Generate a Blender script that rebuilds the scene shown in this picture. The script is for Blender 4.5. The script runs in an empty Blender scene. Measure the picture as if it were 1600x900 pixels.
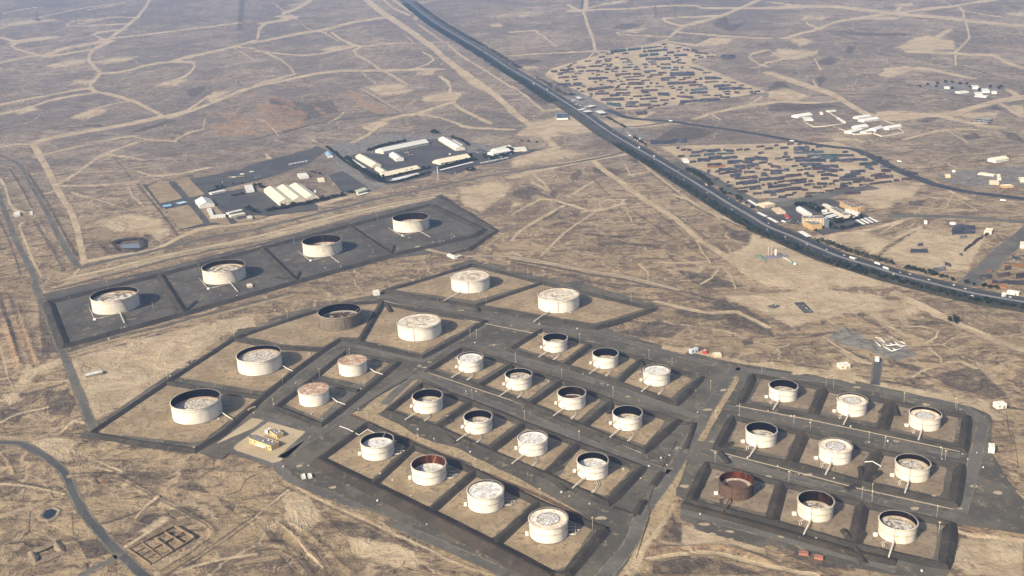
import bpy, bmesh, math, random
import numpy as np
from mathutils import Matrix, Vector
random.seed(7); rng = np.random.default_rng(7)
SC = bpy.context.scene
COL = SC.collection
# ------------------------------------------------------------------ camera geometry (metres)
FPX, PIT, ROL, ALT = 1540.0, math.radians(18.87), math.radians(-2.6), 600.0
CP, SP, CR, SR = math.cos(PIT), math.sin(PIT), math.cos(ROL), math.sin(ROL)
Y0, YW, SLOPE = 3200.0, 900.0, 0.06          # the desert rises gently to a far plateau
YTOP = 16000.0
def hz(y):
    y = np.asarray(y, float)
    a = np.clip(y - Y0, 0, YW); b = np.clip(y - Y0 - YW, 0, YTOP)
    return SLOPE * (a * a / (2 * YW) + b)
def ray(u, v):
    x2 = (np.asarray(u, float) - 800) / FPX; y2 = (450 - np.asarray(v, float)) / FPX
    xc = CR * x2 - SR * y2; yc = SR * x2 + CR * y2
    return xc, CP + yc * SP, -SP + yc * CP
def U(u, v, z=0.0):
    """point of the ground (or z metres above it) seen at photo pixel u, v"""
    dx, dy, dz = ray(u, v)
    lo = np.zeros_like(dx); hi = np.full_like(dx, 40000.0)
    for _ in range(60):
        m = (lo + hi) / 2
        below = ALT + m * dz < hz(m * dy) + z
        hi = np.where(below, m, hi); lo = np.where(below, lo, m)
    m = (lo + hi) / 2
    return m * dx, m * dy
def P3(u, v, z=0.0):
    x, y = U(u, v, z)
    return np.array([float(x), float(y), float(hz(y)) + z])
def proj(x, y, z):
    x, y, z = (np.asarray(a, float) for a in (x, y, z))
    d = z - ALT
    zc = y * CP - d * SP; yc = y * SP + d * CP
    return 800 + FPX * (CR * x + SR * yc) / zc, 450 - FPX * (-SR * x + CR * yc) / zc, zc
def mpp(u, v):                               # metres per photo pixel across the view
    x, y = U(u, v); return float(proj(x, y, hz(y))[2]) / FPX
def PX(s):
    """'frame:x,y x,y' -> photo pixels. rc: = 400x225 frame enlarged 4x, zX,Y: = 8x, yX,Y: = 5x, p: = pixels"""
    fr, body = s.split(':')
    if fr[0] == 'p': ox, oy, k = 0, 0, 1
    elif fr[0] == 'z': ox, oy = map(float, fr[1:].split(',')); k = 8
    elif fr[0] == 'y': ox, oy = map(float, fr[1:].split(',')); k = 5
    else: ox, oy, k = int(fr[1]) * 400, int(fr[0]) * 225, 4
    return np.array([[ox + float(a) / k, oy + float(b) / k] for a, b in (q.split(',') for q in body.split())])
def GX(s, z=0.0):
    p = PX(s); x, y = U(p[:, 0], p[:, 1], z); return np.stack([x, y], 1)
def smooth(p, step, closed=False):
    """Catmull-Rom through p, resampled"""
    p = np.asarray(p, float); n = len(p); out = []
    if n < 3:
        k = max(1, int(np.linalg.norm(p[1] - p[0]) / step))
        return np.array([p[0] + (p[1] - p[0]) * t for t in np.linspace(0, 1, k + 1)])
    for i in range(n if closed else n - 1):
        if closed: a, b, c, d = p[i - 1], p[i], p[(i + 1) % n], p[(i + 2) % n]
        else: a, b, c, d = p[max(i - 1, 0)], p[i], p[i + 1], p[min(i + 2, n - 1)]
        k = max(1, int(np.linalg.norm(c - b) / step))
        for t in np.arange(k) / k:
            out.append(.5 * (2 * b + (c - a) * t + (2 * a - 5 * b + 4 * c - d) * t * t + (3 * b - a - 3 * c + d) * t ** 3))
    if not closed: out.append(p[-1])
    return np.array(out)
def dense(p, step):
    out = []
    for a, b in zip(p[:-1], p[1:]):
        k = max(1, int(np.linalg.norm(b - a) / step))
        out += [a + (b - a) * t for t in np.arange(k) / k]
    return np.array(out + [p[-1]])
# ------------------------------------------------------------------ objects
def tag(o, label=None, cat=None, group=None, kind=None):
    if label: o['label'] = label
    if cat: o['category'] = cat
    if group: o['group'] = group
    if kind: o['kind'] = kind
    return o
def thing(name, loc, label, cat, rz=0.0, group=None):
    o = bpy.data.objects.new(name, None); COL.objects.link(o)
    o.location = loc; o.rotation_euler = (0, 0, rz); o.empty_display_size = 3
    return tag(o, label, cat, group)
def copy_tree(o, parent=None):
    c = o.copy(); COL.objects.link(c)
    if parent: c.parent = parent
    for ch in o.children: copy_tree(ch, c)
    return c
class MB:
    def __init__(s): s.v = []; s.f = []; s.m = []; s.sm = []
    def add(s, v, f, m=0, sm=False):
        o = len(s.v); s.v += [tuple(map(float, q)) for q in v]
        s.f += [tuple(o + i for i in q) for q in f]; s.m += [m] * len(f); s.sm += [sm] * len(f); return s
    def box(s, x0, x1, y0, y1, z0, z1, m=0, M=None, bottom=True):
        v = [(x, y, z) for z in (z0, z1) for x, y in ((x0, y0), (x1, y0), (x1, y1), (x0, y1))]
        if M is not None: v = [tuple(M @ Vector(q)) for q in v]
        f = [(4, 5, 6, 7), (0, 1, 5, 4), (1, 2, 6, 5), (2, 3, 7, 6), (3, 0, 4, 7)] + ([(3, 2, 1, 0)] if bottom else [])
        return s.add(v, f, m)
    def prism(s, poly, z0, z1, m=0, mt=None):
        n = len(poly); v = [(x, y, z0) for x, y in poly] + [(x, y, z1) for x, y in poly]
        s.add(v, [(i, (i + 1) % n, n + (i + 1) % n, n + i) for i in range(n)], m)
        return s.add([(x, y, z1) for x, y in poly], [tuple(range(n))], m if mt is None else mt)
    def tube(s, p, r, n=8, m=0, caps=True):
        p = [Vector(q) for q in p]; rs = r if isinstance(r, (list, tuple)) else [r] * len(p); v = []
        for i, q in enumerate(p):
            d = (p[min(i + 1, len(p) - 1)] - p[max(i - 1, 0)]).normalized()
            a = d.cross(Vector((0, 0, 1)) if abs(d.z) < .95 else Vector((1, 0, 0))).normalized(); b = a.cross(d)
            v += [tuple(q + (a * math.cos(t) + b * math.sin(t)) * rs[i]) for t in (2 * math.pi * k / n for k in range(n))]
        f = [(i * n + k, i * n + (k + 1) % n, (i + 1) * n + (k + 1) % n, (i + 1) * n + k) for i in range(len(p) - 1) for k in range(n)]
        if caps: f += [tuple(range(n))[::-1], tuple((len(p) - 1) * n + k for k in range(n))]
        return s.add(v, f, m, True)
    def lathe(s, prof, n=96, m=0, sm=False):
        v = [(r * math.cos(t), r * math.sin(t), z) for r, z in prof for t in (2 * math.pi * k / n for k in range(n))]
        return s.add(v, [(i * n + k, i * n + (k + 1) % n, (i + 1) * n + (k + 1) % n, (i + 1) * n + k)
                         for i in range(len(prof) - 1) for k in range(n)], m, sm)
    def mesh(s, name, mats):
        me = bpy.data.meshes.new(name); me.from_pydata(s.v, [], s.f)
        for q in (mats if isinstance(mats, (list, tuple)) else [mats]): me.materials.append(q)
        me.polygons.foreach_set('material_index', s.m); me.polygons.foreach_set('use_smooth', s.sm); me.update(); return me
    def obj(s, name, mats, parent=None, loc=None):
        o = bpy.data.objects.new(name, s.mesh(name, mats)); COL.objects.link(o)
        if parent: o.parent = parent
        if loc is not None: o.location = loc
        return o
# ------------------------------------------------------------------ materials
class NT:
    def __init__(s, name, rough=.9, spec=.2):
        s.mat = bpy.data.materials.new(name); s.mat.use_nodes = True; s.t = s.mat.node_tree
        s.b = s.t.nodes['Principled BSDF']; s.b.inputs['Roughness'].default_value = rough
        s.b.inputs['Specular IOR Level'].default_value = spec
    def n(s, t, **k):
        q = s.t.nodes.new(t)
        for a, b in k.items(): setattr(q, a, b)
        return q
    def put(s, sock, val):
        if isinstance(val, bpy.types.NodeSocket): s.t.links.new(val, sock)
        elif val is not None: sock.default_value = (*val, 1) if isinstance(val, tuple) and len(val) == 3 and sock.type == 'RGBA' else val
    def math(s, op, a, b=None, c=None, clamp=False):
        q = s.n('ShaderNodeMath', operation=op, use_clamp=clamp)
        for i, x in enumerate((a, b, c)): s.put(q.inputs[i], x) if x is not None else None
        return q.outputs[0]
    def mix(s, f, a, b, mode='MIX'):
        q = s.n('ShaderNodeMix', data_type='RGBA', blend_type=mode); s.put(q.inputs[0], f); s.put(q.inputs[6], a); s.put(q.inputs[7], b)
        return q.outputs[2]
    def noise(s, vec, scale, det=4, rough=.55, w=None, dist=0.0):
        q = s.n('ShaderNodeTexNoise', noise_dimensions='4D' if w is not None else '3D')
        s.put(q.inputs['Vector'], vec); q.inputs['Scale'].default_value = scale; q.inputs['Detail'].default_value = det
        q.inputs['Roughness'].default_value = rough; q.inputs['Distortion'].default_value = dist
        if w is not None: s.put(q.inputs['W'], w)
        return q.outputs[0]
    def step(s, f, lo, hi, o0=0.0, o1=1.0):
        q = s.n('ShaderNodeMapRange', interpolation_type='SMOOTHSTEP'); s.put(q.inputs[0], f)
        for i, x in zip((1, 2, 3, 4), (lo, hi, o0, o1)): q.inputs[i].default_value = x
        return q.outputs[0]
    def pos(s): return s.n('ShaderNodeNewGeometry').outputs['Position']
    def obj(s): return s.n('ShaderNodeTexCoord').outputs['Object']
    def rnd(s): return s.math('MULTIPLY', s.n('ShaderNodeObjectInfo').outputs['Random'], 37.0)
    def vmul(s, v, k):
        q = s.n('ShaderNodeVectorMath', operation='MULTIPLY'); s.put(q.inputs[0], v); q.inputs[1].default_value = k; return q.outputs[0]
    def done(s, col, bump=None, dist=.3, strength=.5, rough=None):
        s.put(s.b.inputs['Base Color'], col)
        if rough is not None: s.put(s.b.inputs['Roughness'], rough)
        if bump is not None:
            q = s.n('ShaderNodeBump'); q.inputs['Distance'].default_value = dist; q.inputs['Strength'].default_value = strength
            s.put(q.inputs['Height'], bump); s.t.links.new(q.outputs[0], s.b.inputs['Normal'])
        return s.mat
MATS = {}
def paint(name, c, var=.18, rough=.7, dirt=(.25, .19, .13), amt=.35, scale=.25):
    """weathered paint: base colour with blotchy dirt"""
    if name in MATS: return MATS[name]
    t = NT(name, rough); p = t.obj(); w = t.rnd()
    a = t.noise(p, scale, 5, .6, w); b = t.noise(t.vmul(p, (1, 1, .12)), scale * 4, 4, .6, w)
    c2 = tuple(x * (1 - var) for x in c)
    col = t.mix(t.step(a, .42, .58), c, c2)
    col = t.mix(t.math('MULTIPLY', t.step(b, .53, .64), amt), col, dirt)
    MATS[name] = t.done(col); return MATS[name]
def gravel(name, c1, c2, c3, sc=1.0, patch=.55, bump=.25):
    """dark chippings / soil surfaces with worn, sandy and stained patches"""
    t = NT(name, .95, .1); p = t.pos()
    a = t.noise(p, .012 * sc, 6, .62); b = t.noise(p, .06 * sc, 6, .65, dist=.6); d = t.noise(p, .5 * sc, 4, .7)
    col = t.mix(t.step(a, .43, .57), c1, c2)
    col = t.mix(t.step(b, patch, patch + .07), col, c3)
    col = t.mix(t.math('MULTIPLY', t.step(d, .45, .60), .4), col, tuple(x * .6 for x in c1)); s2 = t.noise(t.vmul(p, (1.7, .6, 1)), .11 * sc, 6, .72, dist=.8)
    col = t.mix(t.math('MULTIPLY', t.step(s2, patch + .01, patch + .07), .6), col, c3)
    return t.done(col, t.math('ADD', t.math('MULTIPLY', b, 2.0), d), bump, .6)
# ------------------------------------------------------------------ ground: one sheet, soil kinds held as weights
# tracks: (apparent width in photo pixels, route)
PALE = [(4.2,'00:935,0 905,50 860,105 800,155 740,200 685,238 655,245'),(2,'00:800,150 650,155 500,163 430,163 415,150 470,130 600,120 700,108 850,110'),
(2.5,'00:685,238 850,222 1000,205 1200,180 1380,158 1480,145'),(2.5,'00:655,245 600,225 585,215 640,198 760,185'),
(5,'00:655,245 665,270 620,290 580,310 560,340 555,380 590,420 630,455 600,490 570,520 560,550 600,572'),
(3.2,'00:0,232 60,250 120,262 70,285 100,305 170,325 240,345 300,352 380,342 470,325 560,308'),(2.6,'00:0,395 100,370 200,350 240,345'),
(5,'00:120,262 200,248 290,238'),(5,'00:300,340 400,305 520,280 650,260'),
(3.4,'00:630,458 720,455 800,440 900,412 1000,392 1100,385 1200,390 1220,410 1190,450 1150,480 1090,505 1000,530'),
(3.4,'00:1060,385 1200,350 1300,330 1450,295 1600,250'),(1.6,'00:1450,295 1600,380'),(2,'00:1480,295 1600,305'),
(2.6,'00:0,655 150,625 300,597 450,565 560,548'),(3,'00:600,578 450,600 300,630 150,680 0,715'),
(4.4,'00:600,572 700,592 820,625 930,680 1025,728'),(5.5,'00:1025,728 900,755 750,785 600,810 450,835 320,860 250,880 215,905'),
(3,'00:1025,728 1100,710 1170,690 1230,650 1300,600'),(4,'00:1060,735 1200,690 1350,630 1500,570 1600,540'),(2.4,'00:825,630 700,650 560,690'),
(1.6,'00:0,175 80,150 260,130 330,128'),(1.4,'00:20,85 130,60 240,45'),(1.5,'00:240,110 350,85 470,60 620,35 760,20'),(1.3,'00:560,60 700,35'),
(2,'00:600,890 700,870 820,850 920,870 1100,880'),(2.4,'00:1100,870 1180,825 1270,805 1280,740'),
(3.6,'01:0,265 150,235 300,205 430,185 600,140 780,112'),(1.6,'01:100,15 180,70 250,110 290,150 320,180 350,190'),
(4.4,'01:10,240 20,180 60,145 160,125 230,105 160,100 180,80 260,50 340,0'),(1.6,'01:350,190 430,205 520,260'),
(3,'01:470,200 530,245 600,275 660,290 610,315 630,345 700,380 770,430 850,470 920,510 950,530'),
(2.6,'01:0,320 150,335 280,345 400,335 470,320 600,290'),(2.4,'01:55,330 160,375 210,415 240,460'),
(3.4,'01:0,540 150,505 300,475 450,450 600,440 780,440 1000,432 1150,432'),(2.4,'01:0,525 120,495 240,465'),
(2.2,'01:980,430 1070,400 1110,375 1095,350 1040,325'),(1.8,'01:680,290 800,275 990,268'),(1.5,'01:920,205 990,268'),
(4.6,'01:1150,475 1200,510 1215,550 1210,600 1225,640 1280,680 1350,720 1470,770'),
(4.2,'01:1225,640 1100,680 1000,710 920,720 820,745 760,790 700,840 600,890'),(1.6,'01:660,450 690,480 750,520'),(1.6,'01:650,550 720,590 800,640 910,700'),
(8,'01:690,0 800,85 900,150 1000,220 1090,285 1200,380 1320,470 1450,560 1600,690'),(3,'01:800,0 850,45 960,95'),(2,'01:1010,150 1170,260'),
(2.6,'01:1200,280 1300,360 1450,450 1600,550'),(3,'01:860,0 960,70 1100,155 1240,250 1350,310 1480,410 1600,490'),(1.6,'01:1070,265 1200,262'),
(3,'01:1000,712 1150,735 1300,790 1420,800 1600,810'),(2,'01:0,740 60,760 140,850'),(2,'01:310,840 380,890'),(2.2,'01:450,770 520,730 550,700'),
(4.6,'02:350,30 410,65 440,65 455,100 480,180 510,250 520,320'),(2.4,'02:440,60 700,55 900,40 1140,35 1200,50 1400,50 1600,50'),
(2.4,'02:470,50 600,20 700,5'),(7,'02:465,-5 460,60'),(4.4,'02:1540,0 1430,50 1330,90 1200,130 1080,160 1030,190 980,235'),
(3,'02:1050,160 960,135 945,120 980,110 1100,105 1250,100'),(2.6,'02:1040,200 1200,215 1400,230 1600,240'),(3,'02:960,255 1050,270 1150,285 1250,240'),
(1.8,'02:0,350 200,335 520,320 620,320 900,265 970,245'),(2,'02:520,320 600,365 680,390'),(1.8,'02:520,320 480,360 420,390'),
(2.4,'02:0,200 140,190 200,230 280,290'),(1.8,'02:650,200 680,215 850,225 980,230'),(3.6,'02:1140,745 1240,710 1340,690 1480,660 1600,645'),
(3,'02:1480,655 1560,605'),(2.4,'02:1240,710 1300,750'),(3,'02:1600,310 1500,335 1480,360 1540,400 1600,420'),(2.4,'02:1540,420 1600,390'),
(3,'02:0,540 100,610 200,690 300,680'),(8,'02:-10,690 100,770 200,850 280,920'),(2,'02:750,800 900,780 1100,770'),
(4.4,'03:0,50 200,40 400,42 600,60 850,90 1100,110 1300,135 1600,160'),(2.4,'03:0,10 150,30 300,40'),
(3.6,'03:100,240 200,210 320,180 430,135 560,115 700,92 850,75 1000,55 1150,40 1250,22 1400,0'),(2.4,'03:240,135 250,150 310,178'),(5,'03:790,80 830,45'),
(3.4,'03:1190,40 1220,70 1225,120 1240,150 1250,190 1260,235 1220,280 1170,325 1175,410'),(1.6,'03:1220,65 1350,90 1480,108'),
(4.2,'03:900,320 1100,330 1270,340 1410,345 1480,385 1600,425'),(6,'03:1000,265 1140,182'),(7,'03:0,455 150,505 280,545 400,585 500,645 600,700 660,730'),
(2.4,'03:0,640 100,635 250,640 430,630'),(2.4,'03:100,635 180,590'),(3,'03:290,365 330,440'),(3,'03:280,495 310,545'),(3,'03:0,390 100,370 200,360'),
(4.4,'03:700,470 760,430 860,422 1000,435 1150,465 1280,490'),(7,'03:660,730 800,740 1000,720 1130,715 1300,670 1450,630 1600,605'),
(6,'03:1500,560 1560,600'),(4.4,'03:1070,725 1200,755 1350,790 1450,800'),(4.4,'03:1450,645 1530,700 1600,730'),
(2.6,'03:850,870 1000,830 1130,810 1300,810'),(2.4,'03:1110,810 1180,850 1250,895'),(2.2,'03:420,870 440,830'),(1.5,'03:1080,0 1140,30'),
(10,'10:205,0 240,60 300,160 350,270 400,350 450,430 480,520 500,620 525,730'),(3,'10:0,20 100,5 215,0'),
(5,'10:520,740 600,720 800,690 950,665 1050,620 1120,580 1250,530 1400,510 1600,480 1900,400 2200,322 2350,310'),
(3.6,'10:370,245 480,180 600,90 740,30 850,-10'),(2.4,'10:380,260 600,260 850,235'),(2.4,'10:640,65 760,75 900,100'),
(2.2,'10:450,300 600,340 720,380'),(2.8,'10:800,260 830,320 880,370'),(2,'10:280,310 350,290'),(3,'10:860,170 940,200 1100,190 1300,150'),
(4,'10:0,215 30,260 60,370 90,410 150,430'),(4,'10:140,490 120,510 170,640 220,760 260,830'),(3,'10:500,775 450,830 400,850'),
(4,'10:350,893 700,803 1000,723 1300,653 1600,603 1900,533 2200,453 2600,363 2700,343'),(4,'11:1100,340 1200,400 1450,520 1400,575'),
(2.4,'10:220,80 400,35 560,0'),(2.4,'11:60,60 160,130 260,60'),(2,'11:60,80 170,130'),
(7,'12:500,100 600,180 700,250 800,330 900,390 1000,450 1100,540 1200,620 1330,700 1450,790 1600,870'),
(4,'12:740,50 860,160 1000,270 1150,380 1300,450 1450,510 1600,560'),(3,'12:0,440 80,390 180,340 260,345 380,380 480,410 600,400 700,370'),
(3,'12:350,330 510,230'),(4,'12:0,600 30,560 150,480 320,380'),(2,'12:440,420 560,400 545,370 600,345 700,350 680,375'),
(2.6,'12:180,700 320,560 400,500 520,420'),(3,'12:0,670 60,700'),(3.6,'12:0,710 250,750 500,800 700,830 900,880 1000,900'),
(1.8,'12:890,740 1100,740 1220,730'),(2.6,'12:1150,600 1180,660 1240,740'),(3,'12:1320,770 1370,820 1400,900'),(3,'12:1290,780 1250,830 1180,870'),
(3,'12:850,860 850,800 790,750'),(2.4,'12:700,120 740,190 860,170'),(2.4,'12:1000,310 1100,350 1200,400 1300,470'),(5,'12:120,170 200,240 230,290'),
(4,'12:120,230 220,290'),(2,'12:720,420 750,480'),(6,'12:0,205 200,155 450,105 700,60'),
(2.4,'13:700,560 780,510 830,490'),(5,'13:640,690 760,610 950,520'),(2.6,'13:1050,240 1150,300 1250,340'),(2,'13:870,330 1000,330 1200,350 1300,400'),
(4,'13:330,580 600,540 800,490 870,470'),(2,'13:1100,410 1300,410'),(2.2,'13:1160,300 1110,400'),(8,'13:0,540 200,650 400,740 560,800 800,870 1000,920'),
(3,'20:0,370 50,550 110,680'),(3,'20:200,510 400,450'),(3,'20:0,700 60,690 200,600 440,580'),(4,'20:380,900 460,830 560,850'),(2.4,'20:0,840 120,780 300,740'),
(9,'23:800,30 1000,130 1200,230 1450,340 1600,390'),(5,'23:-700,80 -500,130 -350,160 -200,150 -100,200 0,250'),
(3,'23:850,240 980,240 1060,270 1050,310 980,350 900,360'),(3,'23:450,400 560,460 640,470'),(3,'23:1000,380 1080,440 1080,480 960,520 900,560'),
(9,'23:-20,475 400,585 800,685 1390,770'),(4,'23:350,310 480,400 600,460'),(4,'23:1080,480 1200,460 1300,500'),
(5,'30:0,530 200,460 280,430'),(4,'30:850,530 930,440 990,400'),(4,'30:780,720 900,640 1050,530'),(3,'30:0,330 120,330 250,350 400,390'),
(4,'30:1100,880 1300,810 1600,760'),(3,'30:400,100 550,150 760,240'),(3,'30:430,230 560,210 700,240'),
(3.4,'31:135,230 180,300 330,380 600,520 900,650 1200,790 1500,900'),(3,'31:0,520 100,440 200,360'),(3,'31:130,560 260,680 330,760 420,840'),
(6,'32:850,800 1050,770 1250,760 1400,790 1600,840 1900,900'),(12,'32:1000,450 900,600 780,720 640,860 600,930'),
(4,'33:1390,240 1500,330 1600,400'),(4,'33:1180,610 1300,640 1600,670')]
DARK = [(5,'00:1060,752 950,792 850,817'),(2.4,'01:0,870 200,820 400,770 600,740 900,712'),(2,'01:640,545 700,590 800,645 900,705'),
(1.6,'03:350,190 600,260 850,340 1050,395 1250,425 1450,480 1560,510 1600,590'),(1.6,'03:800,510 1000,555 1200,600 1430,625'),
(1.4,'03:430,590 700,590 900,620'),(9,'00:1515,0 1510,60 1497,190'),(4,'02:440,0 434,60'),
(6,'10:170,180 250,300 330,430 400,560 480,700'),(3,'10:0,480 80,660 130,820'),(3,'10:60,645 0,660'),(2,'10:700,75 780,160 830,240'),
(6,'10:215,480 280,580 340,680 400,790'),(3,'10:60,160 120,250 200,400'),(3.4,'10:560,725 700,712 900,680 1050,640 1110,580'),(4,'10:860,250 1000,420 1120,575'),
(3.4,'10:350,903 700,815 1000,735 1300,665 1600,612 1900,545 2200,465 2600,375'),
(2.2,'12:720,390 850,480 1000,580 1150,670 1250,740'),(2,'12:510,215 610,320 625,345'),(3,'12:0,740 200,780 450,850 700,905'),(2.4,'12:0,725 250,765 500,815 700,845'),
(2.4,'12:860,175 1000,285 1150,395 1300,465 1450,525 1600,575'),(5,'12:570,630 700,622 900,642'),(4,'12:480,570 700,580'),(4,'12:150,300 320,380 200,470'),
(2,'12:1000,430 1100,500 1200,580 1350,680 1500,770'),(2,'12:900,420 1000,500 1100,590 1230,690'),
(4,'13:690,700 800,620 950,520'),(3,'13:900,670 950,600 990,550'),(3,'13:780,432 840,440'),(2,'13:1430,340 1480,290'),
(7,'20:-10,30 80,300 110,430'),(7,'20:60,50 130,250 205,490'),(4,'20:230,0 280,160 350,350 390,400'),(5,'20:400,395 700,310 1050,232 1200,188 1600,88'),(3,'20:430,440 700,370 1080,265'),
(3,'20:40,560 130,680'),(3,'20:300,640 280,780'),(3,'20:140,660 400,600'),(5,'20:420,630 430,800'),(2.4,'23:0,455 100,465 370,515'),(2.4,'23:500,540 660,560'),
(3,'23:700,580 850,600 1100,660 1400,720 1600,750'),(5,'23:545,150 620,195 690,240 760,290 830,335'),(5,'23:640,70 760,105'),(2,'23:870,130 1000,170 1150,215'),
(3,'23:1150,215 1300,280 1450,340'),(2,'23:-600,30 -400,80 -200,130'),(3,'23:-1200,-40 -700,-5 -450,40 -100,120'),(2,'23:0,10 180,60'),(4,'23:360,310 480,400 620,440'),
(2,'23:1490,760 1510,900 1530,960'),(2.4,'33:1350,0 1370,120'),(2,'33:1530,0 1570,220'),
(3.4,'30:0,110 60,180 100,260'),(3,'30:30,290 200,330 400,380'),(3,'30:450,285 680,275 800,320 960,400 1150,490 1290,575 1320,610'),(4,'30:420,290 450,400'),
(2,'30:1320,115 1340,160 1330,220 1260,265'),(2.6,'30:1600,260 1540,290 1500,350 1420,380'),(2,'30:0,420 60,380'),(3,'30:190,490 180,620'),
(3,'30:1600,505 1400,645 1200,785 1040,895'),(3,'30:1600,535 1400,675 1200,815 1090,895'),(2,'30:1310,660 1180,760 1000,875'),
(3,'30:450,500 460,640'),(3,'30:640,570 750,540 900,470 980,410'),(4,'31:0,520 100,440 205,345'),(2,'31:100,225 150,320 300,390 600,540 900,675 1150,800'),(3,'31:0,740 150,728 240,775 330,890'),(3,'31:150,770 230,860'),
(2.6,'30:1500,450 1600,490'),(3,'32:1010,470 940,580 830,750'),(3,'32:900,420 915,500 850,610 770,760 800,840 770,900'),(2,'32:850,805 1050,780 1250,772 1390,805 1600,850'),
(3,'32:980,690 1250,650 1500,730 1600,770'),(2.4,'33:0,690 200,760'),(4,'33:1160,560 1300,640 1440,660')]
# banks of pushed-up earth: (crest half width m, height m, route)
BANK = [(5,2.2,'10:170,180 250,300 330,430 400,560 480,700'),(5,2.0,'10:60,160 120,250 200,400 280,540 340,660 400,770'),(6,2.6,'20:30,200 70,310 110,420 130,480'),(6,2.4,'20:100,110 150,230 190,340 235,450'),
(4,2.0,'30:440,275 680,262 800,308 960,390 1150,480 1300,570 1335,610 1310,650 1150,770 1000,870'),(4,1.8,'30:0,90 60,170 95,255'),(5,2.5,'32:1040,440 990,560 840,745'),
(5,2.4,'32:850,748 1050,735 1250,722 1400,738 1600,812'),
(4,1.6,'12:860,170 1000,280 1150,390 1300,460 1450,520'),(5,2.6,'23:560,150 690,228 840,330'),(4,1.8,'33:1180,590 1300,622 1440,640'),(4,1.8,'33:1480,640 1600,672'),
(4,1.6,'31:150,580 280,680 400,800'),(5,2,'31:0,690 150,700 250,760 340,880'),(4,1.4,'31:200,560 400,690 560,850')]
# patches: sand / dark scrub and stains / ochre and red earth / grey gravel
P_SAND = [(3,s) for s in ('00:560,390 700,360 870,350 790,385 650,405','00:430,740 520,700 700,665 640,715 520,750','00:960,540 1080,490 1220,490 1100,540','00:1280,620 1340,570 1480,555 1400,600 1320,640',
'00:60,690 200,660 260,690 120,720','00:1080,380 1180,340 1280,335 1200,365','00:430,155 600,115 650,130 520,150','00:280,410 450,370 560,360 520,400 330,430','00:400,530 480,500 600,490 540,530','00:0,150 200,120 330,125 200,150 0,165',
'01:150,125 240,100 250,115 200,130','01:190,30 340,0 350,20 230,45','01:380,190 500,155 600,140 480,180','01:380,310 450,290 600,275 620,295 480,320','01:660,540 900,515 960,550 760,580','01:1000,440 1120,430 1120,470 1000,470',
'01:1020,610 1200,570 1310,570 1240,640 1060,640','01:640,780 800,740 850,770 700,820','01:740,580 900,560 1000,550 960,580 800,600','01:1210,400 1320,440 1440,580 1340,540','01:960,110 1060,90 1000,130','01:1300,215 1420,205 1480,210 1380,228',
'01:1440,150 1520,140 1560,170 1480,170','01:1400,105 1600,82 1640,100 1500,110','01:980,15 1060,5 1150,0 1040,22','02:540,20 640,5 720,15 600,35','02:0,85 100,70 180,80 60,110','02:670,205 740,175 840,180 780,205','02:1150,280 1280,225 1400,235 1340,285 1200,290',
'02:60,415 160,410 180,430 90,440','02:300,720 560,740 640,800 480,830 200,860 20,850 120,760','02:700,745 850,690 900,700 830,740','02:500,760 720,720 1000,790 800,800 640,800',
'03:200,125 230,90 350,95 400,105 330,125','03:780,25 900,15 910,40 800,45','03:780,300 900,240 1000,215 1160,250 1180,310 1000,320 850,315','03:0,350 60,300 330,310 280,350 120,375','03:100,240 220,230 300,260 200,290','03:700,480 760,425 900,430 850,465 760,490',
'03:640,760 680,690 900,690 1000,720 800,750','03:1480,80 1600,65 1600,105 1520,95','03:540,115 700,100 860,105 760,130','03:0,570 120,545 260,600 150,640 0,630','03:1150,720 1300,700 1450,690 1420,740 1240,740','03:1480,660 1600,650 1600,720',
'03:300,820 560,860 620,890 420,880')]+[(5,s) for s in ('10:430,838 700,776 1000,706 1300,646 1600,583 1900,500 2500,363 2750,318 2740,336 2500,385 1900,522 1600,598 1300,662 1000,722 700,794 430,858',
'10:580,490 800,430 1000,470 1080,560 1000,600 900,560 700,545','10:860,330 1000,520 1060,560 960,470 880,380','11:1250,260 1500,215 1600,240 1560,330 1400,420 1300,400','11:1000,330 1150,300 1300,290 1250,340','12:0,400 100,370 0,340','12:0,60 250,10 500,60 250,110 0,150',
'12:1330,690 1500,620 1700,650 1900,800 2100,880 1900,930 1600,890 1440,800','13:-100,560 200,660 400,740 560,800 800,890 400,900 0,860 -160,740','13:690,700 950,520 1250,560 1390,540 1250,800 1130,800 850,760','13:480,270 700,230 860,250 1000,230 900,330 700,420 500,330','13:230,580 600,540 760,600 690,690 560,640 400,640',
'20:420,440 700,360 1100,255 1600,150 1600,260 1430,290 1250,420 1050,570 800,720 560,850 470,600','20:-10,640 140,690 60,720','20:170,440 210,500 400,420 420,470 250,530 100,690 40,690','23:0,30 300,0 620,30 850,80 1000,140 900,160 700,150 500,160 350,200 150,240 0,180 -200,100 -300,40','23:560,120 700,150 860,290 880,340 800,320 690,230',
'23:0,460 380,520 400,470 520,470 560,540 670,590 1400,690 1390,770 800,680 400,580 0,490','23:800,130 900,150 880,220 780,230','30:860,620 960,560 1040,520 1010,570 900,630','31:180,360 330,380 420,560 300,640 170,560','31:560,640 900,700 1100,820 900,860 600,760','22:560,270 900,350 1100,370 1600,480 1600,500 1180,440 900,380 560,300',
'32:820,600 900,440 1050,410 1000,560 830,760 800,900 560,900 700,730','32:1060,560 1200,600 1600,690 1600,780 1400,740 1250,725 1060,740','33:1200,650 1600,640 1600,900 1250,900 1150,820','30:150,60 350,20 480,60 420,180 320,150','31:0,0 140,150 0,190')]
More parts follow.
